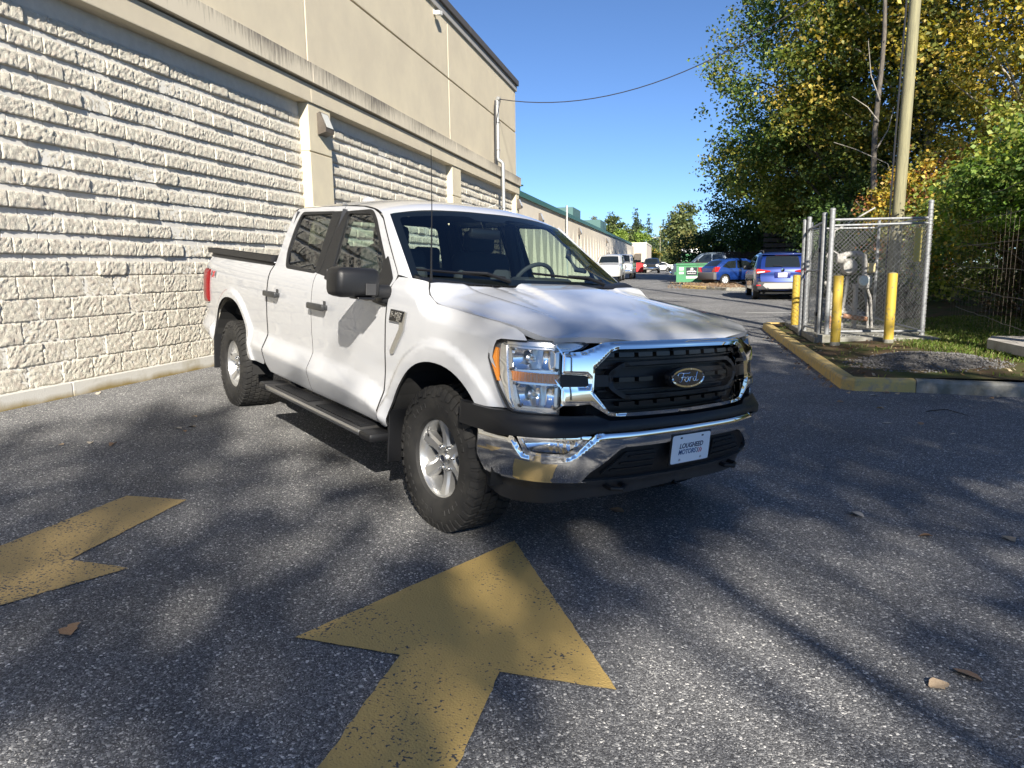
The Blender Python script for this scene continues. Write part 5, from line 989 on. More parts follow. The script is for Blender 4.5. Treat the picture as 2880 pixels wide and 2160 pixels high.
def soil_z(x, y):
    X = np.asarray(x, float); Y = np.asarray(y, float); n = np.vectorize(lambda a, b: noise.fractal(Vector((a * 1.3, b * 1.3, 4)), 1, 2, 4))(X, Y)
    return gz(X, Y) + .115 + .05 * sms((X - 2.1) / 1.5) + .10 * sms((X - 4.2) / 2) + .02 * n
xs = np.r_[2.09, np.arange(2.25, 7, .16), 8, 10, 14, 20]; ys = np.r_[np.arange(9.58, 18.4, .16), 18.38]
X, Y = np.meshgrid(xs, ys); Yk = np.where(Y < 9.7, Y - .16 * np.clip(X - 2.8, 0, 5), Y); Z = soil_z(X, Y); i = np.arange(X.size).reshape(X.shape)
o = link('island_soil', fast_mesh('island_soil', np.stack([X, Yk, Z], -1).reshape(-1, 3), np.stack([i[:-1, :-1], i[:-1, 1:], i[1:, 1:], i[1:, :-1]], -1).reshape(-1, 4), M_SOIL, True)); o['kind'] = 'structure'
sheet('verge', np.r_[5.2, np.arange(5.6, 9, .5), 12, 20], np.r_[np.arange(-30, 60, 1.5)], M_SOIL, .0, zf=lambda x, y: gz(x, y) + .02 + .25 * sms((x - 5.3) / 2))
X, Y = np.meshgrid(np.arange(.2, 3.2, .15), np.linspace(0, 1, 14)); bx = .2 + X * 0; yl = np.interp(X, [.05, 1.2, 2.05, 2.9], [38.35, 36.5, 35.1, 34.8]); YY = yl + (44 - yl) * Y; i = np.arange(X.size).reshape(X.shape)
o = link('far_island_soil', fast_mesh('far_island_soil', np.stack([X, YY, gz(X, YY) + .11], -1).reshape(-1, 3), np.stack([i[:-1, :-1], i[:-1, 1:], i[1:, 1:], i[1:, :-1]], -1).reshape(-1, 4), mat('leafy_soil', (.20, .12, .07), .95, col2=(.42, .32, .2), vscale=9, vlo=.5, vhi=.62, bump=.6, bscale=30), True)); o['kind'] = 'structure'
# gravel heap
M_GRAV = mat('gravel', (.17, .16, .145), .95, col2=(.075, .07, .062), vscale=50, vlo=.4, vhi=.6, bump=1, bscale=90, spec=.2)
gx, gy = np.meshgrid(np.linspace(-1, 1, 50), np.linspace(-1, 1, 40)); R2 = np.clip(1 - gx ** 2 - gy ** 2, 0, 1); nz = np.vectorize(lambda a, b: noise.fractal(Vector((a * 3, b * 3, 1)), .8, 2.2, 5))(gx, gy)
GX, GY = 3.38 + gx * .95 + gy * .25, 11.15 + gy * .95 - gx * .1; GZ = soil_z(GX, GY) - .02 + R2 * (.10 + .09 * nz) ; i = np.arange(gx.size).reshape(gx.shape)
hv = [np.stack([GX, GY, GZ], -1).reshape(-1, 3)]; hf_ = [np.stack([i[:-1, :-1], i[:-1, 1:], i[1:, 1:], i[1:, :-1]], -1).reshape(-1, 4)]
heap = link('gravel_heap', fast_mesh('gravel_heap', hv[0], hf_[0], M_GRAV, True)); tag(heap, 'low heap of grey gravel and dirt on the island in front of the meter cage', 'gravel')
def scatter_stones(n, fx, size, m, name, parent=None):
    V = []; F = []; c = np.array([(1, 0, 0), (-1, 0, 0), (0, 1, 0), (0, -1, 0), (0, 0, .7), (0, 0, -.7)], float); f = np.array([(0, 2, 4), (2, 1, 4), (1, 3, 4), (3, 0, 4), (2, 0, 5), (1, 2, 5), (3, 1, 5), (0, 3, 5)])
    P = fx(n)
    for k in range(n):
        q = c * RNG.uniform(.6, 1.3, (6, 3)) * size * RNG.uniform(.4, 1.4); V.append(q + P[k]); F.append(f + 6 * k)
    o = link(name, fast_mesh(name, np.vstack(V), np.vstack(F), m), parent); o['kind'] = 'stuff'; return o
def heap_pts(n):
    a = RNG.uniform(0, 2 * np.pi, n); r = np.sqrt(RNG.uniform(0, 1.25, n)); u, v = r * np.cos(a), r * np.sin(a); x = 3.38 + u * .95 + v * .25; y = 11.15 + v * .95 - u * .1
    return np.stack([x, y, soil_z(x, y) + np.clip(1 - u ** 2 - v ** 2, 0, 1) * .11], -1)
scatter_stones(1400, heap_pts, .016, mat('pebbles', (.20, .195, .19), .9, col2=(.09, .085, .08), vscale=30), 'pebbles', heap)
slab = link('concrete_slab', panel_mesh('concrete_slab', [(4.60, 12.45), (4.66, 11.2), (5.2, 10.6), (8, 10.6), (8, 12.9), (4.86, 13.0)], lambda u, v: np.stack([u, v, gz(u, v) + .36 + 0 * u], -1), .4, .14, m=mat('slab_concrete', (.42, .40, .37), .9, col2=(.27, .25, .22), vscale=4, bump=.3))); tag(slab, 'pale concrete slab lying in the grass at the right edge', 'slab')
# grass and weeds
def leafmat(name, trans=.35, rough=.5):
    m = bpy.data.materials.new(name); m.use_nodes = True; n = m.node_tree.nodes; L = m.node_tree.links; b = n['Principled BSDF']; o = n['Material Output']; at = n.new('ShaderNodeAttribute'); at.attribute_name = 'tint'
    L.new(at.outputs['Color'], b.inputs['Base Color']); b.inputs['Roughness'].default_value = rough; b.inputs['Specular IOR Level'].default_value = .35
    tr_ = n.new('ShaderNodeBsdfTranslucent'); hs_ = n.new('ShaderNodeHueSaturation'); hs_.inputs['Saturation'].default_value = 1.15; hs_.inputs['Value'].default_value = 1.5; L.new(at.outputs['Color'], hs_.inputs['Color']); L.new(hs_.outputs[0], tr_.inputs[0]); mx = n.new('ShaderNodeMixShader'); mx.inputs[0].default_value = trans; L.new(b.outputs[0], mx.inputs[1]); L.new(tr_.outputs[0], mx.inputs[2]); L.new(mx.outputs[0], o.inputs[0]); return m
M_LEAF = leafmat('leaves'); M_GRASS = leafmat('grass_blades', .3, .6)
def blades(name, P, h, w, pal, parent=None, lean=.5):
    n = len(P); a = RNG.uniform(0, 2 * np.pi, n); d = np.stack([np.cos(a), np.sin(a), np.zeros(n)], -1); pd = np.stack([-d[:, 1], d[:, 0], d[:, 2]], -1); hh = h * RNG.uniform(.5, 1.3, n)[:, None]
    b0, b1 = P - pd * w / 2, P + pd * w / 2; m0 = P + d * hh * lean * .4 + np.array([0, 0, .65]) * hh; t = P + d * hh * lean + np.array([0, 0, 1]) * hh * RNG.uniform(.7, 1, n)[:, None]
    V = np.stack([b0, b1, m0 + pd * w / 3, t], 1).reshape(-1, 3); F = np.arange(4 * n).reshape(-1, 4); c = np.array(pal)[RNG.integers(0, len(pal), n)] * RNG.uniform(.7, 1.25, (n, 1))
    o = link(name, fast_mesh(name, V, F, M_GRASS, False, c), parent); o['kind'] = 'stuff'; return o
def grass_pts(n, x0, x1, y0, y1, dens):
    x = RNG.uniform(x0, x1, n); y = RNG.uniform(y0, y1, n); k = np.array([noise.noise(Vector((a * .9, b * .9, 2))) * .6 + noise.noise(Vector((a * 3, b * 3, 5))) * .4 for a, b in zip(x, y)]); p = dens(x, y) + k * 1.1
    k = (p > RNG.uniform(0, 1, n)); x, y = x[k], y[k]; d = ((x - 3.38) / .95) ** 2 + ((y - 11.15) / .95) ** 2 > .75; x, y = x[d], y[d]; z = soil_z(x, y); return np.stack([x, y, z - .005], -1)
gp_ = grass_pts(52000, 2.2, 7.2, 9.7, 18.3, lambda x, y: -.22 + 1.05 * sms((x - 3.1 - .22 * (14 - y)) / 1.3) * sms((y - 10.0) / 1.5) + .15 * sms((y - 17) / 1) - .6 * ((x > 2.6) & (x < 4.3) & (y > 14.4)))
o = blades('grass', gp_, .075, .011, [(.10, .17, .025), (.14, .20, .03), (.18, .22, .05), (.08, .13, .02), (.22, .21, .08)]); tag(o, 'short green grass and moss on the island beside the meter cage', 'grass')

# ================================================================== METER CAGE
M_GALP = mat('galvanised_post', (.33, .34, .345), .5, metal=.4, col2=(.20, .21, .22), vscale=22, vlo=.4, vhi=.7, rough2=.65); M_WIRE = mat('galvanised_wire', (.42, .43, .435), .45, metal=.5)
cage = empty('meter_cage', (3.3, 15.5, .2)); tag(cage, 'galvanised chain link cage around the gas meter, beside the utility pole', 'fence')
CO = Vector(cage.location)
cM, cR, cB, cK, cL = (2.60, 14.12), (4.31, 14.59), (4.22, 17.7), (2.80, 17.45), (2.43, 15.45)
def sz(x, y): return float(soil_z(x, y))
def post(p, h, r=.035): b = MB().tube([(p[0] - CO.x, p[1] - CO.y, sz(*p) - .05 - CO.z), (p[0] - CO.x, p[1] - CO.y, sz(*p) + h - CO.z)], r, 12).lathe([(0, .02), (r * .7, .016), (r * 1.12, 0), (r * 1.12, -.03)], 12, 'Z', (p[0] - CO.x, p[1] - CO.y, sz(*p) + h - CO.z)); b.build('post', M_GALP, cage, True)
post(cR, 2.44, .042); post(cM, 2.36, .045); post((2.50, 14.28), 2.30, .042); post(cL, 2.30, .04); post((2.36, 15.52), 2.26, .038); post(cB, 2.32, .034); post(cK, 2.28, .034)
def rail(a, b, za, zb, r=.022): MB().tube([(a[0] - CO.x, a[1] - CO.y, za - CO.z), (b[0] - CO.x, b[1] - CO.y, zb - CO.z)], r, 10).build('rail', M_GALP, cage, True)
def chain(a, b, z0, z1, cell=.043, r=.0031, sag=.0):
    a, b = Vector((*a, 0)), Vector((*b, 0)); L = (b - a).length; d = (b - a) / L; nrm = Vector((-d.y, d.x, 0)); n = int(L / cell); m = int((z1 - z0) / (cell)) ; V = []; F = []
    q = [(math.cos(t), math.sin(t)) for t in (0.5, 2.6, 4.7)]
    for k in range(n + 1):
        for s in (k,):
            base = len(V); cnt = 0
            for j in range(m + 1):
                u = (k + (j + s) % 2) * cell; z = z0 + j * cell
                if u > L: u = L
                off = .004 * (1 if (j + s) % 2 else -1) + sag * math.sin(u * 3 + z * 2) * .012; c = a + d * u + nrm * off
                for (x, y) in q: V.append((c.x + d.x * x * r + nrm.x * y * r * .6 - CO.x, c.y + d.y * x * r + nrm.y * y * r * .6 - CO.y, z + y * r * .5 - CO.z))
                cnt += 1
            for j in range(cnt - 1):
                for t in range(3): F.append((base + j * 3 + t, base + j * 3 + (t + 1) % 3, base + j * 3 + 3 + (t + 1) % 3, base + j * 3 + 3 + t))
    o = link('chain_link', fast_mesh('chain_link', V, F, M_WIRE, True), cage); o['kind'] = 'stuff'; return o
zt = .2 + 2.10
rail(cM, cR, zt, zt + .02); rail(cM, cR, zt - .10, zt - .07, .02); rail(cR, cB, zt + .02, zt + .02); rail(cB, cK, zt, zt); rail(cK, cL, zt - .02, zt - .04); rail(cL, (2.50, 14.28), zt - .1, zt - .02)
rail(cM, cR, .32, .30, .02); rail(cR, cB, .30, .33, .018); rail(cB, cK, .36, .36, .018); rail((2.50, 14.34), cL, 1.42, 1.40, .018); rail((2.50, 14.34), cL, .34, .32, .018)
chain(cM, cR, .22, zt + .04); chain((cR[0] + .05, cR[1]), cB, .22, zt + .02, sag=.6); chain(cB, cK, .24, zt); chain(cK, cL, .24, zt - .05); chain((2.50, 14.32), cL, .30, zt - .1)
gt = MB().tube([(2.475 - CO.x, 14.50 - CO.y, .28 - CO.z), (2.475 - CO.x, 14.50 - CO.y, zt - .08 - CO.z)], .022, 10).build('gate_stile', M_GALP, cage, True)
for z in (.62, 1.78): MB().bbox(2.44 - CO.x, 2.53 - CO.x, 14.36 - CO.y, 14.50 - CO.y, z - .035 - CO.z, z + .035 - CO.z, .01).build('gate_hinge', M_BLK, cage)
lp = MB()
for k in range(34):      # lacing wire around the corner post
    z = .3 + k * .066; lp.tube([(cR[0] + .05 * math.cos(a) - CO.x, cR[1] + .05 * math.sin(a) - CO.y, z + .008 * a - CO.z) for a in np.linspace(-2.6, .6, 6)], .004, 4)
lp.build('tie_wire', M_WIRE, cage); MB().bbox(cR[0] - .22 - CO.x, cR[0] - .10 - CO.x, cR[1] + .02 - CO.y, cR[1] + .04 - CO.y, 1.55 - CO.z, 2.15 - CO.z, .004).build('warning_tag', mat('yellow_tag', (.62, .52, .16), .6), cage)
pad = MB().bbox(2.38, 4.45, 14.0, 17.9, .10, .225, .015).build('cage_pad', M_KERBG); tag(pad, 'concrete base slab under the chain link cage', 'slab')
MB().bbox(2.42 - CO.x, 2.72 - CO.x, 13.98 - CO.y, 14.30 - CO.y, .12 - CO.z, .27 - CO.z, .01).build('post_footing', M_KERBG, cage)
# gas meter set
M_PIPE = mat('pale_pipe_paint', (.36, .35, .325), .6, col2=(.16, .145, .125), vscale=14, vlo=.5, vhi=.75); M_RUST = mat('rusty_pipe', (.22, .09, .045), .9, col2=(.40, .24, .15), vscale=20); M_GAUGE = mat('gauge_face', (.55, .66, .68), .3)
gm = empty('gas_meter', (3.35, 16.1, .22)); gm.scale = (.82, .82, .88); tag(gm, 'grey gas meter set with bent pipes and round dial inside the cage', 'gas meter')
def gpipe(name, pts, r, m=M_PIPE): MB().tube(pts, r, 12).build(name, m, gm, True, 60)
gpipe('riser_pipe', [(-.42, 0, 0), (-.42, 0, .62), (-.42, 0, .80), (-.50, 0, .98), (-.58, 0, 1.08)], .045); gpipe('riser_pipe', [(-.10, .1, 0), (-.12, .1, .4), (-.06, .1, .75), (-.02, .1, 1.2)], .045); gpipe('riser_pipe', [(.16, 0, 0), (.16, 0, .62), (.16, 0, 1.0)], .06)
gpipe('outlet_pipe', [(.34, 0, 1.10), (.34, 0, 1.45), (.30, 0, 1.66), (.16, 0, 1.72), (-.1, 0, 1.70), (-.3, 0, 1.64)], .062); gpipe('header_pipe', [(-.52, 0, .40), (-.1, .05, .36), (.2, 0, .36)], .045); gpipe('rusty_header', [(-.12, -.1, .30), (.10, -.12, .26), (.44, -.1, .22)], .055, M_RUST); gpipe('rusty_riser', [(-.44, -.1, -.02), (-.44, -.1, .30)], .04, M_RUST); gpipe('brace_pipe', [(.50, .1, 0), (.46, .1, .5), (.36, .1, .95)], .035); gpipe('brace_pipe', [(.62, .2, 0), (.55, .2, .7), (.40, .1, 1.0)], .035)
MB().lathe([(0, -.16), (.15, -.14), (.19, -.06), (.19, .06), (.15, .14), (0, .16)], 20, 'Y', (-.02, .05, 1.42)).build('regulator', M_PIPE, gm, True); MB().lathe([(0, -.12), (.10, -.10), (.13, 0), (.10, .10), (0, .12)], 16, 'X', (-.22, 0, 1.60)).build('regulator', M_PIPE, gm, True)
MB().bbox(.20, .50, -.14, .14, .92, 1.22, .05).build('meter_body', M_PIPE, gm, True); MB().lathe([(0, -.025), (.10, -.022), (.115, 0), (.115, .03)], 24, 'Y', (.30, -.16, 1.10)).build('dial', M_GAUGE, gm, True); MB().bbox(.38, .56, -.08, .06, 1.28, 1.50, .02).build('yellow_box', mat('faded_yellow', (.55, .45, .22), .6), gm)
for (x, y, z, r) in ((-.42, 0, .50, .09), (.16, 0, .52, .10), (-.12, .1, .42, .09), (.16, 0, .98, .09), (-.44, -.1, .18, .07)): MB().lathe([(r * .6, -.05), (r, -.045), (r, .045), (r * .6, .05)], 14, 'Z', (x, y, z)).build('flange', M_PIPE if y >= 0 else M_RUST, gm, True)
gpipe('vent_tube', [(-.28, 0, 1.70), (-.40, 0, 1.78), (-.52, 0, 1.76), (-.56, 0, 1.66), (-.50, 0, 1.60)], .014); gpipe('vent_tube', [(-.38, .25, 2.05), (-.35, .25, 2.25), (.55, .3, 2.75)], .02)
# bollards
M_BOLL = mat('yellow_bollard_paint', (.46, .32, .04), .6, col2=(.20, .16, .08), vscale=11, vlo=.56, vhi=.66, bump=.25, bscale=30); M_BCAP = mat('bollard_cap', (.08, .07, .05), .9, col2=(.3, .26, .12), vscale=12)
for (x, y, h, lb) in ((2.63, 13.48, 1.22, 'yellow steel bollard at the near left corner of the meter cage'), (3.54, 13.74, 1.22, 'yellow steel bollard in front of the middle of the meter cage'), (2.46, 16.95, 1.20, 'yellow steel bollard behind the left side of the meter cage, next to the SUV')):
    r = empty('bollard', (x, y, sz(x, y) - .03)); tag(r, lb, 'bollard', 'yellow bollards around the meter cage')
    MB().lathe([(.079, 0), (.0795, .3), (.0795, h - .01), (.077, h)], 24).build('post', M_BOLL, r, True); MB().lathe([(0, h + .02), (.05, h + .015), (.075, h - .004), (.0785, h - .02)], 24).build('cap', M_BCAP, r, True); MB().lathe([(.081, 0), (.083, .05), (.080, .09)], 24).build('base_ring', M_KERBG, r, True)
# utility poles
M_POLE = mat('weathered_pole', (.27, .25, .145), .9, col2=(.16, .15, .095), vscale=6, stretch=(6, 6, .35), vlo=.4, vhi=.7, bump=.5, bscale=30)
def upole(x, y, h, r0, r1, label, lean=(0, 0), arm=None, cat='utility pole'):
    z = max(gpos(x, y), float(soil_z(x, y)) if 2 < x < 7 and 9 < y < 18 else gpos(x, y)); r = empty('utility_pole', (x, y, z)); tag(r, label, cat)
    MB().tube([(lean[0] * t, lean[1] * t, h * t - .1) for t in np.linspace(0, 1, 9)], [r0 + (r1 - r0) * t for t in np.linspace(0, 1, 9)], 20).build('shaft', M_POLE, r, True, 60)
    if arm: MB().bbox(-arm, arm, -.06, .06, h - .75, h - .62, .01).build('cross_arm', M_POLE, r)
    return r
p1 = upole(5.02, 19.5, 12.5, .140, .112, 'tall weathered wooden utility pole rising behind the meter cage', (.15, 0), 1.1)
MB().tube([(-.172, -.03, .2), (-.15, -.03, 4), (-.09, -.03, 8), (-.02, -.02, 12)], .02, 6).build('ground_wire_cover', M_CABLE, p1)
upole(6.9, 7.6, 12.5, .16, .12, 'wooden utility pole off to the right whose thin shadow crosses the sunlit asphalt', arm=1.0)
upole(-4.9, 180, 10.5, .15, .11, 'distant pale utility pole left of the lane end', arm=1.0); upole(-1.95, 150, 6.2, .16, .14, 'short pale pole stub at the far end of the lane')
M_LINE = mat('overhead_line', (.03, .03, .035), .6)
def cable(name, a, b, sag, label, r=.014, n=26): tag(MB().tube([(a[0] + (b[0] - a[0]) * t, a[1] + (b[1] - a[1]) * t, a[2] + (b[2] - a[2]) * t - sag * 4 * t * (1 - t)) for t in np.linspace(0, 1, n)], r, 5).build(name, M_LINE), label, 'cable')
cable('service_cable', (-5.40, 22.27, 6.55), (4.95, 19.5, 9.2), 1.32, 'dark service cable sagging across the sky from the mast to the pole', .014)
for k, (z, d) in enumerate(((9.6, 0), (9.0, .5), (7.4, .2))): cable('street_cable', (-4.9 + d, 180, z), (9 + d, 150, z - .5), .5, ('uppermost', 'middle', 'lowest')[k] + ' of the three thin cables at the far end of the lane', .03)
# wire trellis in front of the thicket
tl_ = empty('wire_trellis', (5.2, 14.5, .3)); tag(tl_, 'rusted wire trellis fence half lost in the dark thicket at the right', 'fence')
def tpt(t, z): return (.42 - .74 * t, 2.9 - 5.8 * t, z)
M_RWIRE = mat('rusted_wire', (.22, .185, .15), .8)
for k in range(6): MB().tube([tuple(np.array(tpt(t, .35 + k * .40 - .05 * t * (3 - k))) + RNG.normal(0, .008, 3)) for t in np.linspace(.02 + .05 * (5 - k) * .4, 1.0, 14)], .0045, 5).build('wire', M_RWIRE, tl_)
for k in range(22): t = .04 + k * .044; MB().tube([tpt(t, .1), tuple(np.array(tpt(t + .004, 1.2)) + RNG.normal(0, .01, 3)), tpt(t, 2.0 + .1 * math.sin(k))], .0012, 4).build('stay', M_RWIRE, tl_)
# plank fence far behind the cars
M_PLANK = mat('grey_fence_plank', (.10, .09, .08), .9, col2=(.06, .055, .05), vscale=8); pf = empty('plank_fence', (4, 54, gpos(4, 54))); tag(pf, 'dark weathered plank fence behind the parked cars under the trees', 'fence')
pm = MB().bbox(-.09, .09, -.015, .015, 0, 1.95, .004); pmm = mesh('plank', pm.V, pm.F, M_PLANK)
for k in range(42): link('plank', pmm, pf, loc=(-1.2 + k * .2, .02 * (k % 2), .02 * random.random()))
for z in (.4, 1.5): MB().box(-1.4, 7.4, .03, .08, z, z + .09).build('rail', M_PLANK, pf)
st = empty('slat_stack', (6.1, 50.5, gpos(6, 50))); tag(st, 'tall stack of dark timber slats beside the SUV roof, under the trees', 'timber stack')
for k in range(9): MB().bbox(-.9, .9, -.2, .2, .1 + k * .34, .36 + k * .34, .02).build('slat', M_PLANK, st)
# ================================================================== TREES
M_BARK = mat('grey_bark', (.16, .14, .115), .95, col2=(.07, .06, .05), vscale=5, stretch=(5, 5, 1), bump=.7, bscale=25); M_BARKP = mat('pale_bark', (.38, .35, .30), .9, col2=(.20, .18, .15), vscale=6, stretch=(4, 4, 1), bump=.5, bscale=25)
def leaf_mesh(name, C, per, sig, size, pal, wt=None, droop=.35, flat=.55):
    """C (n,3) twig centres; per leaves each"""
    n = len(C); N = n * per; P = np.repeat(C, per, 0) + RNG.normal(0, 1, (N, 3)) * np.array([sig, sig, sig * flat])
    a = RNG.normal(0, 1, (N, 3)); a[:, 2] = a[:, 2] * .5 - droop; a /= np.linalg.norm(a, axis=1, keepdims=True); u = RNG.normal(0, 1, (N, 3)); u[:, 2] += .9; b = np.cross(a, u); b /= np.linalg.norm(b, axis=1, keepdims=True) + 1e-9; nn = np.cross(b, a)
    L = (size * RNG.uniform(.6, 1.35, N))[:, None]; w = L * .36; V = np.stack([P - a * L * .5, P + b * w + nn * w * .3 - a * L * .05, P + a * L * .5 - nn * L * .12, P - b * w + nn * w * .3 - a * L * .05], 1).reshape(-1, 3)
    ci = RNG.choice(len(pal), n, p=wt); c = np.array(pal)[np.repeat(ci, per)]; sw = RNG.uniform(0, 1, N) < .25; c[sw] = np.array(pal)[RNG.choice(len(pal), sw.sum(), p=wt)]; c = c * RNG.uniform(.65, 1.35, (N, 1)) * 1.65
    return fast_mesh(name, V, np.arange(4 * N).reshape(-1, 4), M_LEAF, False, c)
def lobes_pts(lobes, n, shell=.55):
    vol = np.array([l[3] * l[4] * l[5] for l in lobes]) ** .8; k = RNG.choice(len(lobes), n, p=vol / vol.sum()); d = RNG.normal(0, 1, (n, 3)); d /= np.linalg.norm(d, axis=1, keepdims=True)
    r = np.where(RNG.uniform(0, 1, n) < shell, RNG.uniform(.78, 1.05, n), RNG.uniform(.15, .85, n) ** .6); l = np.array(lobes)[k]; P = l[:, :3] + d * r[:, None] * l[:, 3:6]
    j = np.array([noise.fractal(Vector(p * .45), 1, 2, 3) for p in P]); return P + d * (j * .9)[:, None]
def tree(name, label, x, y, h, lobes, n, per, sig, size, pal, wt=None, r0=.2, bark=None, group=None, cat='tree', z=None, nbr=14, shell=.55, trunk_top=.86, lean=(0, 0)):
    """lobes in local coordinates: (x,y,z,rx,ry,rz)"""
    z = gpos(x, y) + (.2 if x > 5.5 else 0) if z is None else z; r = empty(name, (x, y, z)); tag(r, label, cat, group); bark = bark or M_BARK
    t = MB(); pts = [(lean[0] * s + .18 * math.sin(s * 5 + x), lean[1] * s + .15 * math.sin(s * 4 + y), h * trunk_top * s - .1) for s in np.linspace(0, 1, 9)]; t.tube(pts, [r0 * (1 - .82 * s) for s in np.linspace(0, 1, 9)], 10)
    C = lobes_pts(lobes, n, shell); C = C[C[:, 2] > .25]
    for k in range(nbr):
        c = C[RNG.integers(len(C))]; s = np.clip((c[2] / h) * .8 - .08, .08, .95); b = np.array([np.interp(s, np.linspace(0, 1, 9), [p[i] for p in pts]) for i in range(3)]); m = (b + c) / 2 + np.array([0, 0, .12 * np.linalg.norm(c - b)]); q = r0 * (1 - .8 * s)
        t.tube([tuple(b), tuple(m), tuple(c)], [q * .42, q * .26, .012], 6)
    t.build('trunk', bark, r, True, 70)
    link('crown', leaf_mesh('crown', C, per, sig, size, pal, wt), r); return r
G1 = [(.045, .075, .018), (.065, .10, .022), (.09, .125, .03), (.035, .06, .018), (.13, .15, .035)]; G2 = [(.075, .095, .02), (.11, .125, .025), (.16, .155, .03), (.05, .07, .018), (.22, .17, .035)]
YEL = [(.24, .19, .035), (.19, .165, .03), (.12, .13, .03), (.27, .20, .045), (.08, .095, .025)]; LIME = [(.15, .17, .03), (.20, .21, .045), (.10, .13, .025), (.25, .24, .07)]; DKG = [(.02, .04, .014), (.03, .055, .018), (.045, .075, .022)]; FAR = [(.05, .075, .028), (.07, .095, .03), (.10, .12, .04), (.04, .06, .03)]
GR = 'roadside trees behind the meter cage'
tree('alder_tree', 'tall green tree overhanging the lane at the left of the roadside trees', 9.4, 46, 23, [(-4.4, -2, 10.5, 4, 3.5, 4.2), (-1.8, -1, 16.5, 5.2, 4.3, 5.2), (0, 0, 21, 4.4, 4, 3.6), (-5.6, 0, 7, 2.8, 2.5, 2.3), (1, -1, 11, 5, 4, 5)], 1450, 36, .40, .20, G1 + [(.16, .15, .03)], None, .3, M_BARK, GR, nbr=40)
tree('alder_tree', 'broad green tree with yellowing leaves in the middle of the roadside trees', 11.6, 41, 24, [(-3.6, 0, 9.5, 3.8, 3, 4), (-2.2, 0, 16, 5, 3.8, 5.2), (1.1, 0, 21, 4.8, 3.8, 4.3), (2.1, 0, 12, 4.4, 3.5, 4.8), (.5, 0, 6, 4, 3, 3)], 1750, 36, .40, .20, G2, None, .27, M_BARKP, GR, nbr=40)
tree('cottonwood_tree', 'golden autumn tree at the top right corner behind the utility pole', 13.4, 33.5, 21, [(-1.3, 0, 10, 3.8, 3, 4), (.6, 0, 15.5, 4.8, 3.6, 5), (3.6, -.5, 11, 3.8, 3, 4.2), (3.8, 0, 17.5, 3.8, 3, 3.8), (.5, 0, 6, 4, 3, 2.6)], 1700, 34, .36, .18, YEL, [.26, .26, .16, .16, .16], .26, M_BARKP, GR, nbr=40)
tree('cottonwood_tree', 'yellow green tree at the far right edge above the thicket', 12.2, 22.5, 14, [(-.5, 0, 6.2, 2.6, 2.4, 2.6), (.5, 0, 9.6, 3, 2.8, 3.2), (1.6, 0, 12, 2.4, 2.4, 2.4)], 850, 32, .28, .135, YEL + G2[:3], None, .2, M_BARK, GR, nbr=30)
tree('evergreen_tree', 'dark evergreen tree low on the left edge of the roadside trees above the hatchback', 6.0, 52, 11, [(-1.5, 0, 4.6, 3.0, 2.6, 2.6), (-.8, 0, 7.4, 2.8, 2.4, 2.6), (2.2, 0, 3.6, 3.2, 2.6, 2.4), (4.4, 0, 5.5, 3, 2.6, 3.5)], 950, 34, .36, .19, DKG + G1[:2], None, .22, M_BARK, GR, nbr=24)
tree('small_maple', 'lime green tree lit by the sun above the blue SUV', 8.6, 48, 11.5, [(-2.6, -.5, 6.4, 3.0, 2, 2.1), (-1.2, -.6, 9.2, 2.7, 2, 2.2), (1.2, -.3, 6.4, 2.8, 2, 2.5), (-2.4, -.8, 4.2, 2.2, 1.5, 1.3)], 640, 30, .36, .22, LIME, None, .10, M_BARKP, GR, nbr=26)
tree('evergreen_tree', 'dark leafy trees in deep shade behind the blue SUV', 9.6, 42, 9, [(-1.0, 0, 3.6, 3, 2.4, 2.8), (1.6, 0, 4.8, 3.4, 2.4, 3.4), (4.4, 0, 4, 3.2, 2.2, 3.2)], 700, 32, .33, .16, DKG + G1[:3], None, .18, M_BARK, GR, nbr=18)
tree('shrub', 'yellow and reddish shrub behind the top rail of the meter cage', 8.0, 26.2, 5.2, [(-1.1, 0, 3.0, 1.4, 1.2, 1.3), (.7, 0, 3.4, 1.5, 1.2, 1.4), (-.2, 0, 1.7, 1.8, 1.2, 1.3)], 330, 30, .18, .11, [(.26, .17, .03), (.30, .22, .04), (.20, .09, .04), (.16, .15, .03), (.12, .13, .03)], None, .07, M_BARK, 'roadside shrubs', 'shrub', nbr=14)
tree('shrub', 'lime yellow shrub right of the utility pole above the thicket', 7.6, 19.8, 4.6, [(-.6, 0, 2.6, 1.2, 1, 1.2), (1.0, 0, 2.8, 1.3, 1.1, 1.3), (.3, 0, 3.9, 1.0, .9, .9)], 340, 30, .18, .105, LIME + [(.28, .22, .04)], None, .07, M_BARK, 'roadside shrubs', 'shrub', nbr=14)
tree('shrub', 'bushy green shrub with trailing leaves at the right edge of the photo', 6.7, 15.6, 4.4, [(-.5, 1.4, 2.7, 1.2, 1.6, 1.0), (-.4, -.8, 2.8, 1.2, 1.7, 1.0), (.6, .2, 3.5, 1.2, 2.0, .9), (.1, -2.6, 2.6, 1.2, 1.5, 1.2), (1.2, 1.6, 3.9, 1.2, 1.6, 1.0), (1.0, -1.6, 3.6, 1.2, 1.6, 1.0)], 900, 30, .17, .095, [(.07, .12, .02), (.10, .15, .025), (.15, .18, .04), (.05, .085, .02)], None, .06, M_BARK, 'roadside shrubs', 'shrub', nbr=26)
tree('shrub', 'dense green bushes in the background right of the utility pole', 10.5, 21.5, 5.5, [(-1.6, .5, 2.2, 1.6, 1.4, 2.2), (.6, 0, 2.6, 1.8, 1.4, 2.4), (2.8, -1, 2.6, 1.8, 1.6, 2.4), (-3.2, 2, 1.6, 1.5, 1.4, 1.6)], 620, 30, .26, .13, G1 + LIME[:2], None, .08, M_BARK, 'roadside shrubs', 'shrub', nbr=16)
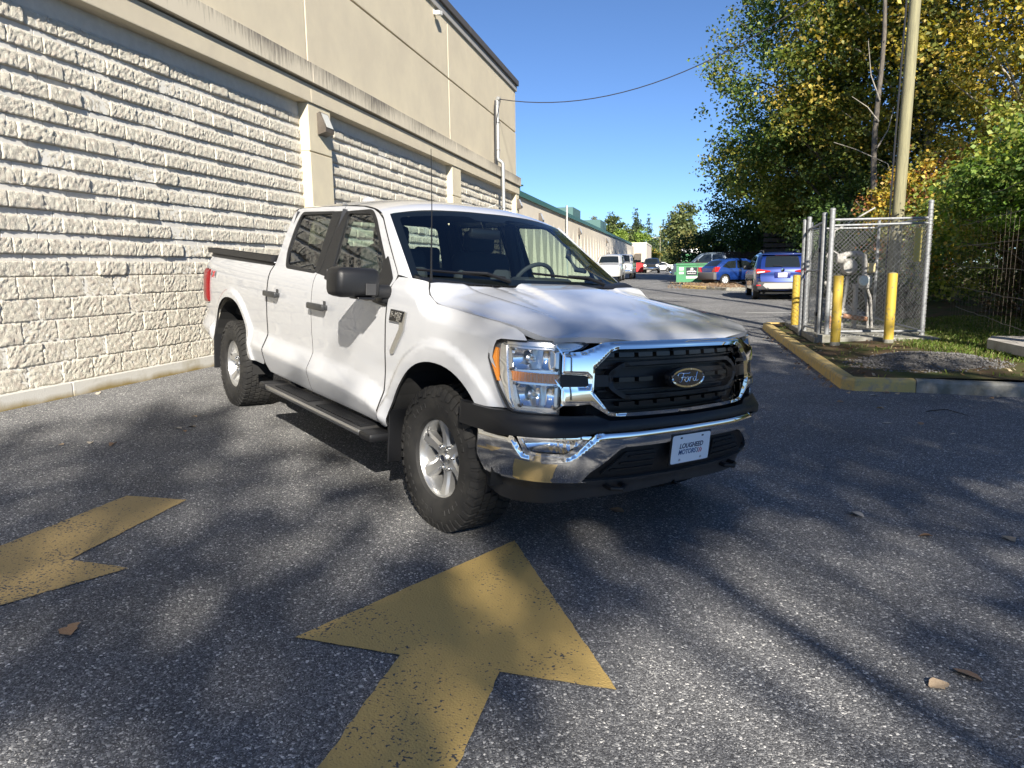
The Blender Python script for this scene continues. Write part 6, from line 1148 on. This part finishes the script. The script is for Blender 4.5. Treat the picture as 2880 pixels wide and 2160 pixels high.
tree('shrub', 'dark bushes in the background between the SUV and the pole', 8.6, 31, 5, [(-2.2, 0, 1.5, 1.8, 1.4, 1.6), (.4, 0, 2.2, 2, 1.4, 2.1), (2.6, 0, 2.4, 2, 1.4, 2.2)], 420, 30, .30, .15, DKG + G1[:2], None, .08, M_BARK, 'roadside shrubs', 'shrub', nbr=10)
sn = empty('bare_tree', (7.4, 32, .4)); tag(sn, 'slender grey trunk with bare pale branches just left of the utility pole', 'tree')
MB().tube([(.08 * math.sin(k), .05 * k, k * 1.25) for k in range(10)], [.14 - .008 * k for k in range(10)], 10).build('trunk', M_BARK, sn, True, 70)
for (z, pts) in ((7.4, [(-.4, 0, .9), (-.55, .1, 2.2)]), (6.6, [(-.5, -.2, .5), (-1.1, -.3, .9)]), (3.2, [(.55, -.5, .9), (.25, -.6, 1.7), (-.9, -.5, 2.3), (-1.7, -.5, 2.6)]), (2.6, [(-.4, -.3, .5), (-.8, -.4, 1.0)]), (2.2, [(.4, -.4, .3), (-.5, -.5, .6)]), (5.6, [(.3, -.1, .6), (.5, 0, 1.5)])):
    MB().tube([(0, z * .02, z)] + [(p[0], p[1], z + p[2]) for p in pts], [.035] + [.028 - .018 * (i + 1) / len(pts) for i in range(len(pts))], 6).build('branch', M_BARKP, sn, True, 70)
for k, (x, y, lb) in enumerate(((3.4, 60, 'dark bush behind the plank fence above the hatchback'), (7.6, 58, 'dark bush behind the plank fence above the blue SUV'), (12, 56, 'dark bush behind the plank fence, hidden by the meter cage'))):
    tree('shrub', lb, x, y, 5.5, [(-1.6, 0, 2.0, 2.2, 1.4, 2.0), (1.2, 0, 2.6, 2.4, 1.4, 2.4), (3.0, 0, 1.8, 2.0, 1.4, 1.8)], 420, 30, .38, .22, DKG + G1[:1], None, .1, M_BARK, 'bushes behind the plank fence', 'shrub', nbr=8)
# dark twiggy thicket under the shrubs
tk = empty('thicket', (6.2, 15, .35)); tag(tk, 'dark twiggy thicket of bare stems and brown leaves behind the wire trellis', 'thicket')
sm_ = MB()
for k in range(420):
    t = RNG.uniform(-.15, 1.2); p = np.array([.75 - .74 * (t - .5) + RNG.uniform(-.35, .9), 3.2 - 6.4 * t, -.15]); l = RNG.uniform(1.2, 2.7); q = p + np.array([RNG.normal(0, .25), RNG.normal(0, .25), l * .55]); e = q + np.array([RNG.normal(-.1, .35), RNG.normal(0, .35), l * .45]); sm_.tube([tuple(p), tuple(q), tuple(e)], [.008, .006, .002], 4, False)
o = sm_.build('stems', mat('twig', (.085, .065, .048), .95), tk); o['kind'] = 'stuff'
n_ = 1500; t = RNG.uniform(-.2, 1.25, n_); C = np.stack([.80 - .74 * (t - .5) + RNG.uniform(-.45, .9, n_), 3.2 - 6.4 * t, RNG.uniform(0, 2.5, n_)], -1)
o = link('foliage', leaf_mesh('foliage', C, 16, .2, .085, [(.03, .045, .015), (.05, .06, .02), (.07, .05, .025), (.04, .03, .018)]), tk); o['kind'] = 'stuff'
o = link('foliage', leaf_mesh('foliage', np.stack([1.9 - .74 * (t - .5) + RNG.uniform(0, .8, n_), 3.2 - 6.8 * t, RNG.uniform(0, 3.2, n_)], -1), 20, .25, .14, DKG), tk); o['kind'] = 'stuff'
# far trees
FG = 'far trees beyond the lane'
def far(name, label, px, py, Y, wpx, hpx, pal, n=230, per=16, conif=False):
    """crown centred on a sight line, given by its direction and size at distance Y"""
    X = (px - 1914.7) / 2046.9 * Y * 1.012; zt = 1.53 + (748 - py) / 2046.9 * Y; w = wpx / 2046.9 * Y / 2; hh = hpx / 2046.9 * Y; g = gpos(X, Y); H = zt - g
    if conif: L = [(0, 0, H * f, w * (1.06 - f) * 1.3, w * (1.06 - f) * 1.3, H * .12) for f in (.25, .4, .55, .68, .8, .9, .97)]
    else: L = [(-w * .35, 0, H - hh * .45, w * .65, w * .6, hh * .35), (w * .35, 0, H - hh * .5, w * .62, w * .6, hh * .36), (0, 0, H - hh * .30, w * .7, w * .6, hh * .30), (0, 0, H - hh * .75, w * .85, w * .6, hh * .3)]
    tree(name, label, X, Y, H, L, n, per, w * .14, max(.26, w * .15), pal, None, max(.12, w * .05), None, FG, nbr=6, z=g)
far('far_tree', 'rounded olive tree just above the cream roof, leftmost of the far trees', 1684, 607, 180, 50, 90, [(.09, .09, .03), (.12, .11, .04), (.07, .08, .03)]); far('far_tree', 'wide dark green tree second from the left above the cream roof', 1737, 602, 210, 74, 130, FAR, 340)
far('far_tree', 'tall dark conifer in the middle of the far trees', 1796, 605, 200, 62, 150, [(.03, .05, .025), (.045, .065, .03), (.06, .07, .03)], 340, 16, True); far('far_tree', 'slim dark conifer at the right end of the far left trees', 1829, 616, 190, 40, 140, [(.03, .05, .028), (.045, .065, .03)], 240, 16, True)
far('far_tree', 'bright lime tree in front of the far conifers, nearer the cream roof', 1749, 644, 130, 42, 60, [(.15, .20, .04), (.20, .25, .06), (.11, .16, .03)]); far('far_tree', 'bright lime tree above the beige end building', 1812, 647, 125, 46, 100, [(.14, .20, .04), (.19, .24, .05), (.10, .15, .03)], 300)
far('far_tree', 'olive tree filling the gap between the two lime trees at the lane end', 1778, 640, 170, 70, 110, FAR, 340); far('far_tree', 'hazy green tree low behind the red dumpster at the lane end', 1848, 668, 230, 60, 90, FAR, 300); far('far_tree', 'low dark tree behind the roof units of the cream building', 1706, 632, 230, 80, 120, FAR, 340); far('far_tree', 'grey green tree behind the distant pale poles', 1893, 636, 190, 56, 120, FAR, 340)
far('far_tree', 'slim blue green tree right of the distant tower block', 1867, 626, 210, 26, 130, FAR, 200, 16, True); far('far_tree', 'tall grey green tree at the lane end, left of the roadside trees', 1915, 580, 135, 96, 190, [(.07, .09, .035), (.10, .12, .045), (.13, .14, .05), (.05, .07, .03)], 520)
far('far_tree', 'yellowish bush at the lane end behind the grey pickup', 1945, 668, 90, 110, 70, [(.12, .12, .04), (.16, .14, .05), (.09, .10, .03)], 340); far('far_tree', 'small green and orange bush at the lane end beside the red dumpster', 1842, 700, 150, 40, 42, [(.12, .15, .03), (.30, .20, .04), (.09, .12, .03)], 160); far('far_tree', 'dark green bushes at the lane end under the distant poles', 1885, 690, 170, 46, 60, FAR, 260)
# trees behind the viewer that throw the dappled shade
SG = 'trees behind the viewer that shade the lot'
def shade(label, spots, trunk, n, per=30, sig=.42, size=.24):
    """spots: (shadow x, shadow y, height, radius, flatten)"""
    spots = [(a, b, h * 1.3, R * 1.05, f) for a, b, h, R, f in spots]; L = [(sx + .676 * h - trunk[0], sy - 1.672 * h - trunk[1], h, R, R, R * fl) for sx, sy, h, R, fl in spots]; H = max(l[2] + l[5] for l in L)
    tree('shade_tree', label, trunk[0], trunk[1], H, L, n, per, sig, size, G2 + YEL[:2], None, .24, M_BARK, SG, nbr=30, shell=.4)
shade('tree off to the right whose shade covers the kerb and the lane beside the cage', [(1.3, 12.5, 8.2, 1.6, .8), (.4, 9.4, 9.5, 1.5, .7), (2.4, 8.2, 8, 1.7, .9)], (11.0, -8.5), 74, 44, .40, .25)
shade('tree behind the viewer whose shade covers the right half of the lot', [(3.0, 5.0, 9.5, 2.0, .9), (3.4, 1.5, 9, 2.0, .9), (.8, 5.0, 10.8, 1.0, .6), (2.0, 7.4, 9, 1.5, .8), (1.3, 6.2, 9.6, .9, .7)], (12, -19), 88, 44, .40, .25)
shade('loose tree behind the viewer whose leaves dapple the asphalt in front of the wall', [(-3.0, 3.9, 10, 1.6, .5), (-4.3, 5.2, 11, 1.2, .5), (-1.6, 2.2, 9, 1.3, .5), (-3.4, 1.4, 9.5, 1.6, .6), (-.2, 1.2, 10.2, 1.2, .6)], (8.0, -21), 42, 44, .36, .25)
shade('slim tree behind the viewer whose shade falls on the nose of the pickup', [(-.95, 4.35, 9, .4, .8), (-.2, 5.1, 9.4, .4, .8), (-.45, 4.4, 9.8, .4, .8), (.15, 4.7, 9.4, .4, .8)], (9.2, -15.5), 34, 40, .26, .20)
# ================================================================== FALLEN LEAVES
M_FL = [mat('dry_leaf_brown', (.40, .25, .14), .8, col2=(.28, .165, .09), vscale=20), mat('dry_leaf_tan', (.55, .42, .27), .8, col2=(.40, .28, .17), vscale=20), mat('dry_leaf_pale', (.58, .52, .42), .8, col2=(.44, .37, .28), vscale=20)]
def leaf_me(seed, curl):
    r = np.random.default_rng(seed); n = 9; V = []; F = []
    for i in range(n):
        t = i / (n - 1); w = .36 * math.sin(math.pi * min(1, t * .95 + .03)) ** .8 * (1.1 - .35 * t) + .004; z = curl * (.10 * math.sin(t * 3.1) + .16 * (t - .5) ** 2)
        for s in (-1, -.5, 0, .5, 1): V.append((t - .5, w * s * (1 + .12 * r.normal()), z + curl * .45 * (abs(s) * w) ** 1.3 * 1.6 + .012 * r.normal()))
    for i in range(n - 1):
        for j in range(4): a = i * 5 + j; F.append((a, a + 1, a + 6, a + 5))
    V += [(-.5, 0, .0), (-.72, .03, .02), (-.72, .045, .02)]; F.append((2, len(V) - 2, len(V) - 1)); V = np.array(V); V[:, 2] -= V[:, 2].min(); return V, F
LM = []
for k in range(9): V, F = leaf_me(k, .5 + .25 * (k % 4)); LM.append(mesh('leaf', V, F, M_FL[k % 3], True))
def unproj(px, py, z=0.0):
    f = 2046.858; d = _f + _r * ((px - 1440) / f) - _u * ((py - 1080) / f); x = y = 0; zz = z
    for _ in range(6): t = (zz - CAMH) / d.z; x, y = d.x * t, d.y * t; zz = float(gz(x, y)) + z
    return x, y, zz
LEAVES = [(194, 1775, .115, 'curled brown leaf lying alone in the left foreground, below the worn arrow'), (172, 1252, .055, 'small tan leaf, left one of three in a row in front of the wall'), (256, 1247, .075, 'tan leaf, middle one of three in a row in front of the wall'), (318, 1252, .08, 'flat tan leaf, right one of three in a row in front of the wall'),
 (541, 1201, .075, 'pale curled leaf on the asphalt left of the pickup rear wheel'), (503, 1206, .06, 'thin brown leaf beside the pale leaf left of the pickup rear wheel'), (520, 1214, .05, 'darkest of the three small leaves left of the pickup rear wheel'), (548, 1173, .05, 'small brown leaf nearest the pickup rear wheel'), (277, 1107, .09, 'leaf lying against the foot of the block wall'),
 (2720, 1900, .10, 'large orange brown leaf, right one of the pair in the right foreground'), (2641, 1930, .085, 'pale leaf, left one of the pair in the right foreground'), (2408, 1450, .10, 'grey brown leaf on the dark asphalt right of the licence plate'), (2602, 1511, .075, 'small pale leaf on the shaded asphalt at the right'), (2838, 1517, .10, 'broad tan leaf at the right edge of the asphalt'),
 (2680, 1222, .05, 'small leaf far right on the shaded asphalt below the grey kerb'), (2363, 1132, .075, 'tan leaf just left of the yellow corner kerb stone'), (2476, 1150, .085, 'pale flat leaf on the asphalt below the yellow corner kerb'), (2497, 1191, .085, 'tan leaf on the asphalt below the corner kerb, nearer the viewer'), (2590, 1192, .085, 'brown leaf on the asphalt below the end of the yellow kerb'),
 (2387, 1106, .08, 'brown leaf at the foot of the yellow corner kerb'), (2456, 1114, .09, 'crumpled brown leaf in front of the yellow corner kerb'), (2493, 1106, .08, 'pale leaf leaning against the yellow corner kerb'), (2525, 1108, .075, 'right one of the two leaves touching the yellow corner kerb'), (2622, 1115, .06, 'leaf below the joint of yellow and grey kerb'), (2788, 1121, .08, 'left one of two leaves below the grey kerb at the right'), (2812, 1119, .08, 'right one of two leaves below the grey kerb at the right'), (2730, 1143, .06, 'dark thin leaf on the asphalt below the grey kerb'), (1735, 1437, .095, 'brown willow leaf standing in the shadow under the front bumper')]
for k, (px, py, s, lb) in enumerate(LEAVES):
    x, y, z = unproj(px, py); o = link('fallen_leaf', LM[k % len(LM)], loc=(x, y, z + .003), rot=(RNG.normal(0, .12), RNG.normal(0, .12), RNG.uniform(0, 6.28)), scale=(s, s * RNG.uniform(.8, 1.1), s * .7)); tag(o, lb, 'leaf', 'fallen leaves on the asphalt')
# drift of leaves along the yellow kerb and on the far island: too many to count
def litter(name, P, size, label, parent=None):
    n = len(P); c = np.array([(.30, .18, .09), (.42, .30, .18), (.22, .13, .07), (.46, .38, .26)])[RNG.integers(0, 4, n)] * RNG.uniform(.7, 1.2, (n, 1)); a = RNG.uniform(0, 6.28, n); d = np.stack([np.cos(a), np.sin(a), RNG.normal(0, .25, n)], -1); e = np.stack([-np.sin(a), np.cos(a), RNG.normal(0, .3, n)], -1); s = (size * RNG.uniform(.5, 1.3, n))[:, None]
    V = np.stack([P - d * s * .5, P + e * s * .3, P + d * s * .5 + np.array([0, 0, .25]) * s, P - e * s * .3 + np.array([0, 0, .15]) * s], 1).reshape(-1, 3); V[:, 2] += .008
    o = link(name, fast_mesh(name, V, np.arange(4 * n).reshape(-1, 4), M_GRASS, False, c)); o['kind'] = 'stuff'; tag(o, label, 'leaves'); return o
n_ = 70; y = RNG.uniform(9.6, 17, n_); x = 1.93 - np.abs(RNG.normal(0, .13, n_)); litter('leaf_litter', np.stack([x, y, gz(x, y)], -1), .07, 'scattered dry leaves drifted along the foot of the long yellow kerb')
n_ = 900; x = RNG.uniform(-.6, 3.0, n_); y = RNG.uniform(34.5, 44, n_); litter('leaf_litter', np.stack([x, y, gz(x, y) + .12], -1), .10, 'carpet of dry leaves on the far island around the dumpster')
n_ = 260; x = RNG.uniform(2.15, 4.8, n_); y = RNG.uniform(9.7, 14, n_); litter('leaf_litter', np.stack([x, y, soil_z(x, y)], -1), .055, 'dry leaves and bark scattered over the bare soil of the kerb island')
x0, y0, z0 = unproj(2606, 1158); x1, y1, z1 = unproj(2722, 1170); xm, ym, zm = unproj(2660, 1154)
tag(MB().tube([(x0, y0, z0 + .006), (xm, ym, zm + .012), (x1, y1, z1 + .006)], [.006, .005, .002], 5).build('twig', mat('dark_twig', (.05, .035, .025), .9)), 'thin dark twig lying on the asphalt below the grey kerb', 'twig')
